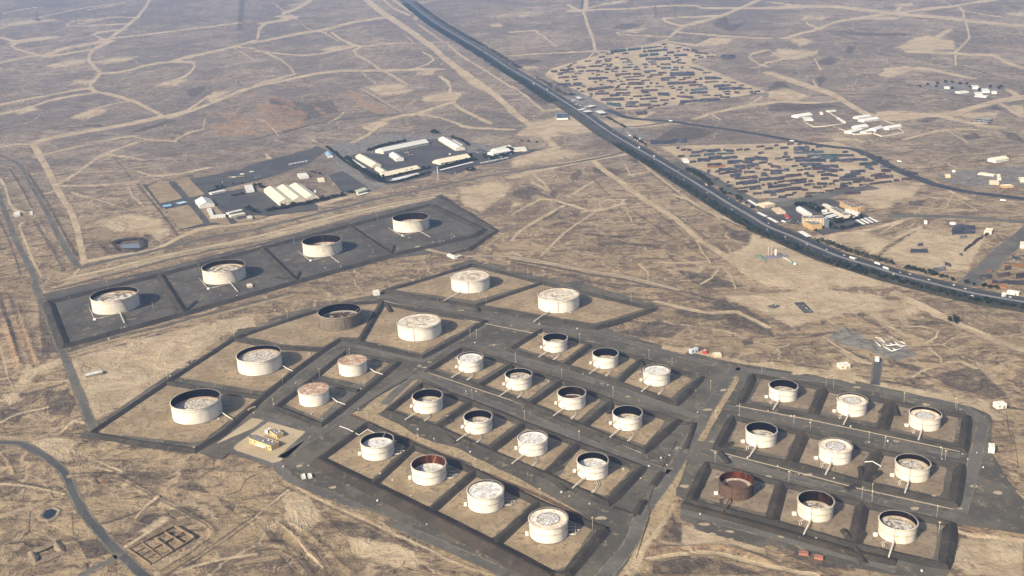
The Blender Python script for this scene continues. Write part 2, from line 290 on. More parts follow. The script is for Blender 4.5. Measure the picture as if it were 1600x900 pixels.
P_DARK = [(3,s) for s in ('02:620,165 740,140 830,155 740,190 640,185','02:930,10 1150,0 1180,10 1050,20','02:0,380 90,360 200,380 120,405 20,405','02:1240,155 1340,90 1360,150 1480,130 1380,200 1300,175','02:300,340 330,333 350,342 320,350',
'02:1530,275 1600,265 1640,285 1560,290','02:1300,365 1350,345 1400,350 1380,375 1320,380','02:770,700 840,690 830,720 790,725','02:1480,675 1550,672 1530,688','02:0,560 120,540 300,640 180,660','02:880,880 1000,800 1150,790 1280,830 1150,870',
'03:270,390 380,350 460,370 400,410 300,410','03:0,540 60,500 120,520 200,600 100,640 0,640','03:290,490 340,465 370,490 330,540','03:130,450 200,450 180,480','03:430,400 700,355 560,385','03:400,190 700,200 980,215 800,230 560,225','03:0,650 300,645 480,660 250,690 0,700','03:500,280 560,290 520,340 480,330','03:160,800 220,798 240,815 190,815','03:190,835 400,835 420,850 250,850','03:1350,680 1420,660 1500,690 1420,695',
'03:1200,840 1300,830 1340,860 1250,880','03:1440,820 1560,830 1600,890 1500,870','03:900,760 1000,730 1090,740 980,770','01:80,600 300,640 480,620 520,700 300,760 100,700','01:380,160 440,165 420,180','00:1150,560 1280,530 1290,560 1200,610','00:500,780 640,770 660,800 540,800')]+[(4,s) for s in (
'10:690,600 880,585 890,640 850,660 750,650','10:600,610 700,640 860,680 660,690','10:860,580 960,530 1000,550 900,640','10:900,560 1000,530 1060,545 960,590','12:0,280 120,255 200,290 110,340 0,330','12:145,235 230,220 220,245','12:360,190 420,150 450,180 400,225 360,220','12:230,300 260,280 300,320 240,340','12:640,280 720,280 720,300 640,300','12:970,700 1010,690 1000,715','12:120,430 140,405 200,415 190,430','12:250,490 330,480 380,500 250,520','12:350,430 400,425 430,450 390,460','12:60,470 110,460 100,490','12:150,545 190,540 180,570',
'12:500,150 600,140 720,170 650,200 520,190','12:820,60 900,150 700,100','12:1000,780 1200,800 1500,890 1200,900','12:1300,500 1500,560 1560,640 1400,600','13:530,600 690,580 640,610','13:690,560 830,530 800,570 720,580','13:900,290 1050,280 940,310','13:870,350 1000,340 960,390 880,390','13:1180,370 1280,360 1260,400','13:800,340 860,380 780,390','13:1110,580 1350,620 1280,700',
'20:700,500 880,450 990,490 940,570 760,590 820,520','20:560,650 740,590 860,600 800,680 650,750','20:1070,380 1140,370 1130,395','20:230,20 330,300 390,400 260,420 240,200','20:0,740 160,760 120,840 0,820','20:280,640 420,630 480,700 440,800 300,780','23:-350,80 -200,80 -90,150 0,210 50,320 -60,300 -300,230','23:300,170 380,200 340,240','23:0,100 90,110 60,130','23:800,20 880,40 900,60 800,50','23:760,190 920,235 1000,230 1160,230 1050,190 900,220','23:380,310 470,370 600,440 640,440 520,430 420,380','23:720,450 900,480 1100,600 1400,700 1500,660 1300,480 1200,500 1000,560',
'23:1140,195 1185,215 1180,235 1130,225','22:1000,140 1200,130 1400,200 1300,220 1100,190','22:1420,320 1500,310 1520,350 1450,370','22:600,280 900,200 1100,250 1000,320','30:0,370 60,390 0,430','30:100,310 260,320 390,380 200,350','30:520,320 555,320 540,365','30:690,250 900,260 1100,330 1230,300 1350,380 1170,360 1000,300','30:1330,370 1480,440 1460,500 1380,440','30:860,560 1000,570 1060,500 900,490','30:480,680 620,660 700,760 540,800','30:750,150 840,180 760,220','31:0,560 150,640 250,780 100,690','31:400,520 600,560 800,640 700,700 500,620','32:950,500 1010,480 1030,560 1300,620 1500,720 1250,660 1000,700 900,640','32:870,820 1200,780 1500,860 1600,900 880,900','33:200,740 330,770 540,840 560,880 300,850 100,780','33:1200,560 1280,700 1300,780 1150,820','22:-600,-40 -500,-30 -560,0')]
P_RED = [(3,s) for s in ('01:560,545 600,560 700,640 880,690 760,712 640,670 580,600','01:0,595 120,600 220,620 270,680 150,640','01:340,660 400,670 460,720 440,750','00:1350,700 1480,700 1480,740 1400,740','00:1500,590 1600,585 1600,610','10:760,520 900,530 1000,510 900,570 880,650 870,580 720,570','12:100,95 180,72 250,80 230,105 120,112','12:750,730 830,735 850,800 780,780','13:590,640 700,600 750,610 700,680 600,670','13:1240,780 1330,770','23:590,170 700,210 850,320 780,300','20:30,180 110,400 130,480 80,500 30,300','20:110,100 190,330 240,480 180,480 110,260','32:840,750 990,560 1030,430 1060,450 1000,610 860,770','32:860,745 1050,725 1250,715 1400,735 1600,810 1600,830 1400,760 1250,738 1050,748','30:600,290 680,295 640,325','33:1180,575 1440,630 1440,655 1180,600','33:1480,635 1600,665 1600,690','13:160,380 260,350 280,420 180,440','11:900,660 960,630 930,690')]
P_RED += [(6,'01:0,640 200,650 330,700 300,790 100,840 0,810'),(6,'00:1300,780 1600,700 1600,850 1350,860')]
P_GREY = [(3,s) for s in ('02:330,590 420,570 620,680 560,700 900,870 700,860 360,690','03:950,540 1130,510 1300,530 1480,560 1370,600 1200,590','02:220,810 320,795 480,800 460,830 260,850','23:370,310 480,240 640,330 860,360 940,430 800,460 640,400 450,360','13:1050,190 1200,170 1600,130 1600,260 1300,270 1100,230','11:470,-10 800,-60 1100,-60 1300,-20 1600,20 1600,100 1200,170 950,230 620,310 480,160','13:0,330 420,320 400,370 160,390 0,400','13:1050,560 1150,490')]
U0, U1, DU, V0, V1 = -90.0, 1690.0, 1.5, -30.0, 930.0
cu = np.concatenate([[-2600, -1500, -800, -400, -200, -130], np.arange(U0, U1, DU), [1730, 1800, 2000, 2400, 3100, 4200]])
cv = np.concatenate([[-150, -120, -95, -75, -60, -50, -42, -36], np.arange(V0, V1, DU), [940, 960, 1000, 1080, 1250, 1600, 2300, 3600]])
UU, VV = np.meshgrid(cu, cv); NR, NC = UU.shape
GXx, GYy = U(UU, VV); GZ0 = hz(GYy)
def seg_px_to_m(p, q, w):
    """ground width of a strip that looks w pixels thick between photo points p and q"""
    d = q - p; L = np.hypot(*d) + 1e-6; nrm = np.array([-d[1], d[0]]) / L; c = (p + q) / 2
    a = np.array(U(*(c - nrm * w / 2))); b = np.array(U(*(c + nrm * w / 2))); t = np.array(U(*q)) - np.array(U(*p)); t /= np.linalg.norm(t) + 1e-9
    e = b - a; return abs(e[0] * t[1] - e[1] * t[0])
def paint_line(A, route, wpx=None, wm=None, fn=None, soft=.35):
    pp = smooth(PX(route), 14)
    gx, gy = U(pp[:, 0], pp[:, 1])
    for i in range(len(pp) - 1):
        w = wm if wm else seg_px_to_m(pp[i], pp[i + 1], wpx)
        mpx = (w * 1.6 / max(1e-3, mpp(*pp[i]))) + 6
        i0, i1 = np.searchsorted(cu, [min(pp[i][0], pp[i + 1][0]) - mpx, max(pp[i][0], pp[i + 1][0]) + mpx])
        j0, j1 = np.searchsorted(cv, [min(pp[i][1], pp[i + 1][1]) - mpx, max(pp[i][1], pp[i + 1][1]) + mpx])
        if i1 <= i0 or j1 <= j0: continue
        X = GXx[j0:j1, i0:i1]; Y = GYy[j0:j1, i0:i1]
        ax, ay, bx, by = gx[i], gy[i], gx[i + 1], gy[i + 1]; dx, dy = bx - ax, by - ay
        t = np.clip(((X - ax) * dx + (Y - ay) * dy) / (dx * dx + dy * dy + 1e-9), 0, 1)
        D = np.hypot(X - ax - t * dx, Y - ay - t * dy)
        if fn: val = fn(D)
        else: val = np.clip(.5 + (w / 2 - D) / (w * soft), 0, 1)
        A[j0:j1, i0:i1] = np.maximum(A[j0:j1, i0:i1], val)
def inside(X, Y, P):
    r = np.zeros(X.shape, bool); n = len(P)
    for i in range(n):
        (xa, ya), (xb, yb) = P[i], P[i - 1]
        c = ((ya > Y) != (yb > Y)) & (X < (xb - xa) * (Y - ya) / (yb - ya + 1e-12) + xa); r ^= c
    return r
def paint_poly(A, poly, soft, val=1.0):
    P = poly; m = soft + 3
    i0, i1 = np.searchsorted(cu, [P[:, 0].min() - m, P[:, 0].max() + m]); j0, j1 = np.searchsorted(cv, [P[:, 1].min() - m, P[:, 1].max() + m])
    if i1 <= i0 or j1 <= j0: return
    X = UU[j0:j1, i0:i1]; Y = VV[j0:j1, i0:i1]; D = np.full(X.shape, 1e9)
    for a, b in zip(P, np.roll(P, -1, 0)):
        d = b - a; t = np.clip(((X - a[0]) * d[0] + (Y - a[1]) * d[1]) / (d @ d + 1e-9), 0, 1)
        D = np.minimum(D, np.hypot(X - a[0] - t * d[0], Y - a[1] - t * d[1]))
    s = np.where(inside(X, Y, P), D, -D)
    A[j0:j1, i0:i1] = np.maximum(A[j0:j1, i0:i1], val * np.clip(.5 + s / soft, 0, 1))
K = {k: np.zeros((NR, NC)) for k in ('pale', 'dark', 'red', 'grey', 'flat')}
for w, s in PALE: paint_line(K['pale'], s, w)
for w, s in DARK: paint_line(K['dark'], s, w, soft=.8)
for f, s in P_SAND: paint_poly(K['pale'], PX(s), f * 3.6, .86)
for f, s in P_DARK: paint_poly(K['dark'], PX(s), f * 1.8, .85)
for f, s in P_RED: paint_poly(K['red'], PX(s), f * 1.6, .9)
for f, s in P_GREY: paint_poly(K['grey'], PX(s), f * 1.4, .9)
YARD = PX('02:200,470 240,430 610,325 950,262 1290,345 1110,385 1600,575 960,668 660,692')
YARD2 = PX('p:1030,228 1180,225 1310,222 1440,277 1330,292 1270,308 1165,310 1118,285')
paint_poly(K['pale'], YARD, 2.5, 1.0); paint_poly(K['pale'], YARD2, 2.5, 1.0)
def vnoise(x, y, s, seed):
    r = np.random.default_rng(seed).random((256, 256)); a = x / s; b = y / s; i = np.floor(a).astype(int); j = np.floor(b).astype(int)
    fx = a - i; fy = b - j; fx = fx * fx * (3 - 2 * fx); fy = fy * fy * (3 - 2 * fy); g = lambda p, q: r[p % 256, q % 256]
    return (g(i, j) * (1 - fx) + g(i + 1, j) * fx) * (1 - fy) + (g(i, j + 1) * (1 - fx) + g(i + 1, j + 1) * fx) * fy
# ------------------------------------------------------------------ surfaces of the tank farm
FARM = PX('p:118,684 262,586 366,515 470,484 596,458 596,446 738,405 890,436 1036,480 945,512 1000,530 1140,566 1340,596 1520,636 1552,650 1546,700 1572,745 1612,800 1640,840 1490,818 1484,906 1400,906 1325,892 1200,858 1100,832 1040,808 1000,862 960,930 840,930 640,830 440,742 432,728 470,690 445,672 400,668 345,720 300,704 200,692')
NORTH = PX('p:62,460 250,420 400,382 545,345 672,310 690,303 778,358 735,388 612,404 462,444 286,494 98,542')
HWY = 'p:628,-5 640,4 680,35 757,81 792,104 830,126 860,145 884,160 915,180 955,208 987,227 1037,256 1105,297 1137,317 1175,339 1200,354 1237,369 1275,386 1312,401 1362,416 1400,428 1462,444 1525,459 1600,472 1660,482'
SITES = [PX(s) for s in ('z220,250:0,290 600,190 1280,60 1600,0 2240,-190 2500,-230 2800,-60 2900,20 2900,330 2400,470 1900,560 1190,800 460,880','z540,190:0,420 150,360 1100,50 1560,180 1600,560 1100,700 560,860 260,760','z1180,290:-80,330 0,190 420,180 840,130 1100,160 1600,460 1560,480 860,630 760,660 500,700 0,360')]
for P in [FARM, NORTH] + SITES: paint_poly(K['flat'], P, 16)
for P, v in ((PX('p:1030,225 1320,215 1450,280 1380,345 1180,350'), 1), (YARD, 1)): paint_poly(K['flat'], P, 12, v)
paint_line(K['flat'], HWY, wm=200, soft=.5)
ROADS = [('track', 17, '10:430,838 700,776 1000,703 1300,642 1600,580 1900,500 2200,428 2500,364 2720,332', 'plot', .15), ('track', 9, '10:350,895 700,805 1000,725 1300,655 1600,605 1900,535 2200,455 2600,365 2700,345', 'pale', .16), ('ditch', 5, '10:350,908 700,820 1000,740 1300,670 1600,617 1900,549 2200,469 2600,380', 'bundb', .17),
 ('ditch', 12, '20:420,415 700,330 1050,248 1200,203 1600,103 1850,40', 'strip', .15), ('ditch', 5, '20:430,400 700,314 1050,234 1200,189 1600,88 1850,22', 'bundb', .17), ('track', 12, '12:-600,640 -350,700 -200,700 0,705 250,745 500,795 700,825 900,875 1050,915', 'pale', .16), ('ditch', 6, '12:0,728 250,768 500,818 700,848 900,898', 'bundb', .17),
 # name, width m, route, material key, height offset
 ('road', 17, '10:495,778 700,722 900,682 1100,632 1300,587 1600,532 1900,457 2200,382 2350,345 2600,295 2800,250 3000,208 3200,176 3500,131 3800,76 3920,44', 'tar', .16),
 ('road', 13, '10:-60,55 0,72 120,130 200,260 280,400 380,600 490,772', 'tar', .2),
 ('road', 12, '10:-20,280 0,340 40,450 100,600 170,740 215,830 228,905 300,1080 400,1320 480,1520 560,1725 600,1830', 'tar', .22),
 ('road', 11, '30:-60,60 0,65 120,70 220,120 370,215 430,300 470,410 540,520 620,620 720,730 800,810 900,900 960,960', 'tarb', .16),
 ('road', 9, '30:500,905 600,850 700,800 745,755', 'tar', .18),
 ('road', 30, 'z900,150:380,170 500,215 620,265 800,290 1000,305 1200,318 1600,380 2000,432 2400,500 2700,555 2960,600 3240,640 3420,655 3520,680 3640,730 3840,830 4000,915 4200,1000 4500,1110 4900,1200 5300,1250 5800,1310', 'hwy', .18),
 ('road', 24, 'z1400,330:-100,60 0,62 400,60 800,72 1200,100 1440,125 1600,135 1800,145', 'tar', .18),
 ('road', 36, '13:1240,885 1350,790 1450,690 1600,570 1700,490', 'tar', .17),
 ('road', 12, '23:690,440 680,520 668,605', 'tarb', .2),
 ('road', 34, '12:1020,110 1100,150 1200,190 1300,250 1450,330 1560,390 1590,420', 'tar', .2),
 ('road', 40, 'z1180,290:0,280 120,265 240,240 460,215 700,160 850,125 1180,60 1500,20', 'tar', .24),
 ('road', 18, 'z900,150:640,385 820,375 1000,350 1180,325', 'tar', .22)]
for nm, w, s, m, z in ROADS: paint_line(K['flat'], s, wm=w + 60, soft=.5)
def blur(a, n):
    for _ in range(n):
        a = (a + np.roll(a, 1, 0) + np.roll(a, -1, 0) + np.roll(a, 1, 1) + np.roll(a, -1, 1)) / 5
    return a
FL = np.clip(blur(K['flat'], 10), 0, 1); FL = np.maximum(FL, K['flat'])
rel = (vnoise(GXx, GYy, 170, 1) - .5) * 5 + (vnoise(GXx, GYy, 60, 2) - .5) * 2.4 + np.where(GYy < 3000, (vnoise(GXx, GYy, 17, 3) - .5) * 1.5 + (vnoise(GXx, GYy, 7, 9) - .5) * .7, 0)
rel = rel * (1 - .6 * K['pale']) * (1 - FL)
bank = np.zeros((NR, NC))
for hw, h, s in BANK: paint_line(bank, s, wm=hw * 4, fn=lambda D, hw=hw, h=h: h * np.exp(-(D / hw) ** 2))
pit = np.zeros((NR, NC))
paint_poly(pit, PX('10:690,605 880,588 895,640 860,668 750,655'), 5, 1.0)
GZ = GZ0 + rel - .35 * (1 - FL) + bank * (1 - FL * .6) - pit * 6
for k in K: K[k] = np.clip(K[k], 0, 1)
def ground_mat():
    t = NT('desert_soil', .97, .05); p = t.pos()
    q = t.n('ShaderNodeAttribute', attribute_name='soil'); sep = t.n('ShaderNodeSeparateColor'); t.t.links.new(q.outputs['Color'], sep.inputs[0])
    pale, dark, red = sep.outputs; grey = q.outputs['Alpha']; mul = lambda x, y: t.math('MULTIPLY', x, y)
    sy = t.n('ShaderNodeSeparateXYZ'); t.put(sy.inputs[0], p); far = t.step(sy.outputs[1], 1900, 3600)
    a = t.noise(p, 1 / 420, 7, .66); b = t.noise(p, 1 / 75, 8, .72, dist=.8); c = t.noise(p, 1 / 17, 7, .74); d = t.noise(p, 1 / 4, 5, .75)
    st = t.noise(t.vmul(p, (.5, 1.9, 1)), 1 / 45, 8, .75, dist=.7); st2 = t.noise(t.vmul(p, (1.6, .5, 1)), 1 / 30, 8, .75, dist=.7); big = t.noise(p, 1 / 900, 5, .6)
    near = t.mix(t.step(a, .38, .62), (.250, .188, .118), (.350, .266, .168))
    col = t.mix(far, near, t.mix(t.step(big, .4, .6), (.228, .188, .156), (.310, .256, .202)))  # far plain greyer: partly its own grey soil, partly distance haze put into the colour
    col = t.mix(mul(t.step(b, .49, .56), .82), col, (.165, .122, .090))
    col = t.mix(mul(t.step(st, .52, .58), .8), col, (.125, .094, .074))
    col = t.mix(mul(t.step(st2, .55, .63), .68), col, (.40, .312, .215))
    col = t.mix(mul(t.step(c, .54, .62), .62), col, (.44, .345, .23)); col = t.mix(mul(t.step(c, .46, .40), .62), col, (.120, .092, .070))
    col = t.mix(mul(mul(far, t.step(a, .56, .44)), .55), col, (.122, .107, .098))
    # wandering wheel tracks and dry gullies
    wp = t.n('ShaderNodeVectorMath', operation='ADD'); nz = t.n('ShaderNodeTexNoise'); nz.inputs['Scale'].default_value = 1 / 130; nz.inputs['Detail'].default_value = 5; t.put(nz.inputs['Vector'], p); t.put(wp.inputs[0], p)
    sc = t.n('ShaderNodeVectorMath', operation='SCALE'); t.t.links.new(nz.outputs['Color'], sc.inputs[0]); sc.inputs['Scale'].default_value = 150; t.t.links.new(sc.outputs[0], wp.inputs[1])
    def web(scale, w, off):
        v = t.n('ShaderNodeTexVoronoi', feature='DISTANCE_TO_EDGE', voronoi_dimensions='2D'); o = t.n('ShaderNodeVectorMath', operation='ADD'); t.put(o.inputs[0], wp.outputs[0]); o.inputs[1].default_value = (off, off * .7, 0)
        t.t.links.new(o.outputs[0], v.inputs['Vector']); v.inputs['Scale'].default_value = scale; return t.step(v.outputs['Distance'], w * scale, w * scale * .35)
    wt = mul(web(1 / 260, 3.2, 0), t.step(b, .40, .52)); gl = mul(web(1 / 120, 2.0, 900), t.step(st, .50, .58))
    col = t.mix(mul(wt, .75), col, (.43, .34, .235)); wf = mul(web(1 / 105, 1.5, 300), t.step(a, .46, .54)); col = t.mix(mul(wf, .5), col, (.42, .33, .225)); col = t.mix(mul(gl, .7), col, (.095, .075, .06))
    edge = mul(t.math('SUBTRACT', t.math('ADD', mul(c, .45), mul(b, .55)), .5), 2.1)
    def m(s, lo=.32, hi=.68, k=1.0): return t.step(t.math('ADD', s, mul(edge, k)), lo, hi)
    gcol = t.mix(t.step(c, .42, .58), (.135, .132, .130), (.235, .222, .205))
    col = t.mix(mul(m(grey, .35, .65), .85), col, gcol)
    dcol = t.mix(t.step(d, .4, .6), (.050, .044, .042), (.120, .098, .082))
    col = t.mix(mul(m(dark, .40, .66, 1.15), t.math('ADD', .52, mul(t.step(c, .60, .44), .40))), col, dcol)
    rcol = t.mix(t.step(c, .42, .58), (.30, .165, .085), (.36, .245, .155))
    col = t.mix(mul(m(red, .45, .8, 1.2), t.math('ADD', .25, mul(t.step(st, .44, .56), .5))), col, rcol)
    pcol = t.mix(t.step(b, .40, .60), (.38, .296, .195), (.52, .415, .280))
    pcol = t.mix(mul(t.step(c, .52, .62), .45), pcol, (.27, .205, .14)); pcol = t.mix(mul(t.step(st, .56, .64), .4), pcol, (.22, .168, .12))
    col = t.mix(mul(m(pale, .36, .66, .95), .9), col, pcol)
    # low desert bushes and stones
    vo = t.n('ShaderNodeTexVoronoi', feature='F1'); t.put(vo.inputs['Vector'], p); vo.inputs['Scale'].default_value = .10
    sh = mul(t.step(vo.outputs['Distance'], .30, .17), t.step(b, .47, .55)); sh = mul(sh, t.math('SUBTRACT', 1.0, pale, clamp=True))
    col = t.mix(mul(sh, .75), col, (.070, .060, .044))
    col = t.mix(mul(t.step(d, .56, .66), .35), col, (.10, .08, .062)); col = t.mix(mul(t.step(d, .44, .36), .25), col, (.46, .37, .26))
    hgt = t.math('ADD', t.math('ADD', mul(b, 9.0), mul(c, 3.2)), t.math('ADD', mul(d, .9), mul(gl, -1.5)))
    return t.done(col, hgt, 1.0, .9)
def build_ground():
    v = np.stack([GXx, GYy, GZ], -1).reshape(-1, 3).astype(np.float32)
    i = np.arange(NR * NC).reshape(NR, NC); f = np.stack([i[1:, :-1], i[1:, 1:], i[:-1, 1:], i[:-1, :-1]], -1).reshape(-1, 4).astype(np.int32)
    me = bpy.data.meshes.new('ground'); me.vertices.add(len(v)); me.vertices.foreach_set('co', v.ravel())
    me.loops.add(f.size); me.loops.foreach_set('vertex_index', f.ravel()); me.polygons.add(len(f))
    me.polygons.foreach_set('loop_start', np.arange(0, f.size, 4, dtype=np.int32)); me.polygons.foreach_set('loop_total', np.full(len(f), 4, np.int32))
    me.polygons.foreach_set('use_smooth', np.ones(len(f), bool)); me.update(calc_edges=True)
    at = me.color_attributes.new('soil', 'FLOAT_COLOR', 'POINT')
    at.data.foreach_set('color', np.stack([K['pale'], K['dark'], K['red'], K['grey']], -1).reshape(-1).astype(np.float32))
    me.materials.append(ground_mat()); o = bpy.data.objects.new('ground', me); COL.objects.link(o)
    tag(o, 'sandy desert ground crossed by pale tracks', kind='structure')
build_ground()
SURF = {'tar': gravel('worn_tarmac', (.100, .095, .087), (.138, .130, .115), (.195, .168, .134), 1, .58, .1),
 'tarb': gravel('dark_tarmac', (.068, .071, .075), (.094, .095, .095), (.145, .130, .110), 1, .62, .1),
 'hwy': gravel('highway_tarmac', (.042, .046, .056), (.060, .064, .072), (.090, .088, .088), 1, .6, .06),
 'apron': gravel('oiled_gravel', (.083, .077, .065), (.128, .115, .094), (.225, .184, .132), 1.3, .578, .5),
 'north': gravel('dark_compound_gravel', (.078, .073, .067), (.108, .100, .089), (.190, .158, .118), 1.0, .57, .4),
 'basin': gravel('basin_sand', (.265, .202, .130), (.350, .272, .176), (.185, .142, .096), 2.2, .53, .4),
 'basinr': gravel('basin_brown_sand', (.215, .168, .120), (.280, .222, .160), (.150, .118, .086), 2.2, .54, .4),
 'bund': gravel('oiled_bund', (.042, .039, .035), (.062, .056, .047), (.110, .090, .066), 2.2, .59, .8),
 'bundb': gravel('brown_bund', (.050, .043, .036), (.070, .058, .046), (.115, .092, .066), 2.2, .59, .8),
 'plot': gravel('raked_sand', (.400, .320, .210), (.460, .375, .255), (.330, .258, .168), 1.2, .60, .25),
 'strip': gravel('trench_sand', (.330, .250, .150), (.41, .318, .196), (.20, .158, .110), 3, .52, .5),
 'yard': gravel('yard_tarmac', (.068, .066, .068), (.092, .089, .085), (.125, .114, .104), 1, .6, .1),
 'median': gravel('median_kerb_sand', (.20, .188, .17), (.26, .242, .215), (.2, .19, .17), 2, .6, .1),
 'edge': gravel('sandy_road_edge', (.17, .145, .11), (.25, .205, .15), (.11, .1, .085), 3, .5, .2),
 'pale': gravel('graded_pale_track', (.33, .265, .185), (.41, .335, .24), (.25, .2, .14), 2, .57, .3),
 'pan': gravel('pale_worn_patch', (.36, .30, .215), (.42, .35, .25), (.27, .225, .165), 3, .55, .2)}
def sheet(name, P, mat, z, rnd=2.0, label=None):
    """flat surface; corners a little rounded and edges slightly uneven"""
    g = np.array(P, float); n = len(g); out = []
    for i in range(n):
        a, b, c = g[i - 1], g[i], g[(i + 1) % n]; r = min(rnd, np.linalg.norm(a - b) * .4, np.linalg.norm(c - b) * .4)
        p = b + (a - b) / np.linalg.norm(a - b) * r; q = b + (c - b) / np.linalg.norm(c - b) * r
        out += [p * (1 - t) ** 2 + 2 * b * t * (1 - t) + q * t * t for t in (0, .35, .65, 1)]
    out = np.array(out); d = dense(np.vstack([out, out[:1]]), 9)[:-1]
    d = d + (np.stack([vnoise(d[:, 0], d[:, 1], 14, 5), vnoise(d[:, 0], d[:, 1], 14, 6)], 1) - .5) * 2.2
    bm = bmesh.new(); vs = [bm.verts.new((x, y, float(hz(y)) + z)) for x, y in d]; f = bm.faces.new(vs)
    bmesh.ops.triangulate(bm, faces=[f]); bmesh.ops.recalc_face_normals(bm, faces=bm.faces)
    if sum(f.normal.z for f in bm.faces) < 0: bmesh.ops.reverse_faces(bm, faces=bm.faces)
    me = bpy.data.meshes.new(name); bm.to_mesh(me); bm.free(); me.materials.append(mat)
    o = bpy.data.objects.new(name, me); COL.objects.link(o); return tag(o, label, kind='structure')
def ribbon(name, g, w, mat, z, off=0.0, closed=False, ragged=.6):
    g = smooth(g, 18, closed); d = np.gradient(g, axis=0); d /= np.linalg.norm(d, axis=1)[:, None] + 1e-9; nr = np.stack([-d[:, 1], d[:, 0]], 1)
    v = []; f = []
    for i, (p, n) in enumerate(zip(g, nr)):
        for s in (-1, 1):
            e = w / 2 + random.uniform(-ragged, ragged); q = p + n * (off + s * e); v.append((q[0], q[1], float(hz(q[1])) + z))
    f = [(2 * i, 2 * i + 1, 2 * i + 3, 2 * i + 2)[::-1] for i in range(len(g) - 1)]
    o = MB().add(v, f).obj(name, mat); me = o.data
    if me.polygons[0].normal.z < 0: me.flip_normals()
    return tag(o, kind='structure')
for nm, w, s, m, z in ROADS:
    ribbon(nm, GX(s), w, SURF[m], z)
    for o in (-1, 1): ribbon('road_edge', GX(s), 2.6, SURF['edge'], z + .02, o * w * .51, ragged=1.2)
sheet('apron', GX('p:%s' % ' '.join('%g,%g' % tuple(q) for q in FARM)), SURF['apron'], .10, 12)
sheet('apron', GX('p:%s' % ' '.join('%g,%g' % tuple(q) for q in NORTH)), SURF['north'], .12, 6)
BASINS = [('basin', s) for s in ('p:150,676 264,600 406,620 318,688 300,692','p:272,588 366,532 440,542 500,548 412,612','p:376,524 400,518 532,478 592,474 560,528 530,526 505,542 440,538','p:604,476 680,494 752,500 658,552 568,532',
'p:545,552 612,564 568,602 500,586','p:438,628 484,596 556,608 502,656','p:608,452 738,418 842,441 742,470 640,456','p:756,476 850,444 1008,482 930,506',
'p:810,543 849,518 915,537 878,564','p:890,570 928,546 995,563 962,590','p:972,597 1005,572 1082,592 1050,622',
'p:684,576 722,552 790,567 746,594','p:758,601 808,572 864,592 824,624','p:838,630 886,598 942,622 904,657','p:920,664 960,632 1040,658 1008,696',
'p:618,640 660,606 728,627 680,660','p:696,668 745,633 808,660 762,696','p:776,706 828,666 892,692 846,740','p:872,748 905,700 985,734 946,776',
'p:506,714 572,668 638,694 580,750','p:588,757 648,704 736,735 668,793','p:680,798 746,740 832,784 770,842','p:782,848 846,790 930,822 884,886 862,892')]
BASINS += [('basinr', s) for s in ('p:1172,626 1190,592 1276,607 1262,640','p:1278,643 1292,611 1382,626 1370,662','p:1388,668 1402,634 1498,650 1492,692','p:1138,695 1156,655 1246,673 1228,714','p:1246,722 1262,681 1360,700 1340,746','p:1362,752 1382,706 1480,732 1470,776','p:1092,778 1116,732 1212,750 1198,803','p:1214,812 1230,762 1336,786 1324,846','p:1344,850 1358,792 1466,818 1460,876')]
for m, s in BASINS: sheet('basin_floor', GX(s), SURF[m], .22, 5)
def rect_plot(s, m, z, r=6, nm='plot'): return sheet(nm, GX(s), SURF[m], z, r)
rect_plot('z340,620:-40,600 440,255 560,250 590,290 560,330 140,620 130,690 330,760 560,800 690,850 740,840 1180,470 1150,435 900,350 700,295 620,320', 'plot', .14, 8, 'sand_plot')
ribbon('road', GX('z340,620:610,250 600,310 400,450 200,590 150,650 200,690 400,760 560,810 720,870'), 9, SURF['tar'], .2)
ribbon('road', GX('z340,620:450,230 620,265 900,345 1180,420'), 14, SURF['tar'], .18)
rect_plot('z540,640:0,30 60,10 240,30 420,70 700,200 900,330 1150,420 1400,480 1600,590 1600,690 1400,600 1100,510 860,390 700,330 400,190 200,110 60,60', 'strip', .15, 6, 'sand_strip')
rect_plot('p:735,712 800,742 860,775 905,800 945,825 938,832 890,806 840,782 790,760 738,732', 'strip', .155, 5, 'sand_strip')
rect_plot('32:860,430 1040,400 1070,430 1000,600 900,640 860,560', 'strip', .16, 6, 'sand_strip')
rect_plot('p:1066,690 1084,694 1066,740 1052,784 1042,806 1008,900 960,910 1000,850 1022,798 1044,742', 'strip', .19, 6, 'sand_strip'); rect_plot('p:1140,590 1156,592 1122,650 1100,690 1086,688 1112,640', 'strip', .19, 5, 'sand_strip'); rect_plot('p:608,604 640,588 655,592 618,626 590,648 560,646', 'strip', .19, 5, 'sand_strip')
for s in ('p:1012,700 1050,622 1060,628 1030,690','p:1160,578 1174,583 1150,632 1134,628'): rect_plot(s, 'apron', .17, 3, 'apron')
# dark site yards
for s in ('z220,250:20,310 330,245 600,195 1150,700 1190,795 860,810 500,870 470,860','z220,250:850,440 1300,350 1600,420 1900,360 2200,560 2220,620 1600,700 1260,760 1150,700','z220,250:620,190 1280,90 2200,-170 2330,-130 2080,60 1500,250 900,390 830,400',
 'z380,220:1060,430 1250,380 1560,580 1340,650 1240,640','z540,190:20,440 170,390 420,400 1000,230 1180,215 1580,400 1600,480 1080,620 1060,680 560,790 260,720','z670,190:470,420 640,330 740,380 1400,340 1500,320 1080,440 700,540 560,560 300,660 100,620',
 'z1180,290:460,230 830,150 960,170 1570,450 860,620 600,500 420,470 200,440 30,320'): sheet('yard', GX(s), SURF['yard'], .13, 6)
for s in ('z220,250:80,330 320,260 520,480 240,545','z220,250:410,240 580,210 800,430 610,470','z220,250:310,615 600,560 790,790 520,860 470,850','z220,250:780,600 930,560 1130,800 1050,815 940,780 870,780 740,610','z220,250:1170,760 1440,690 1600,700 1440,750 1200,785'): sheet('sand_plot', GX(s), SURF['basin'], .19, 9)
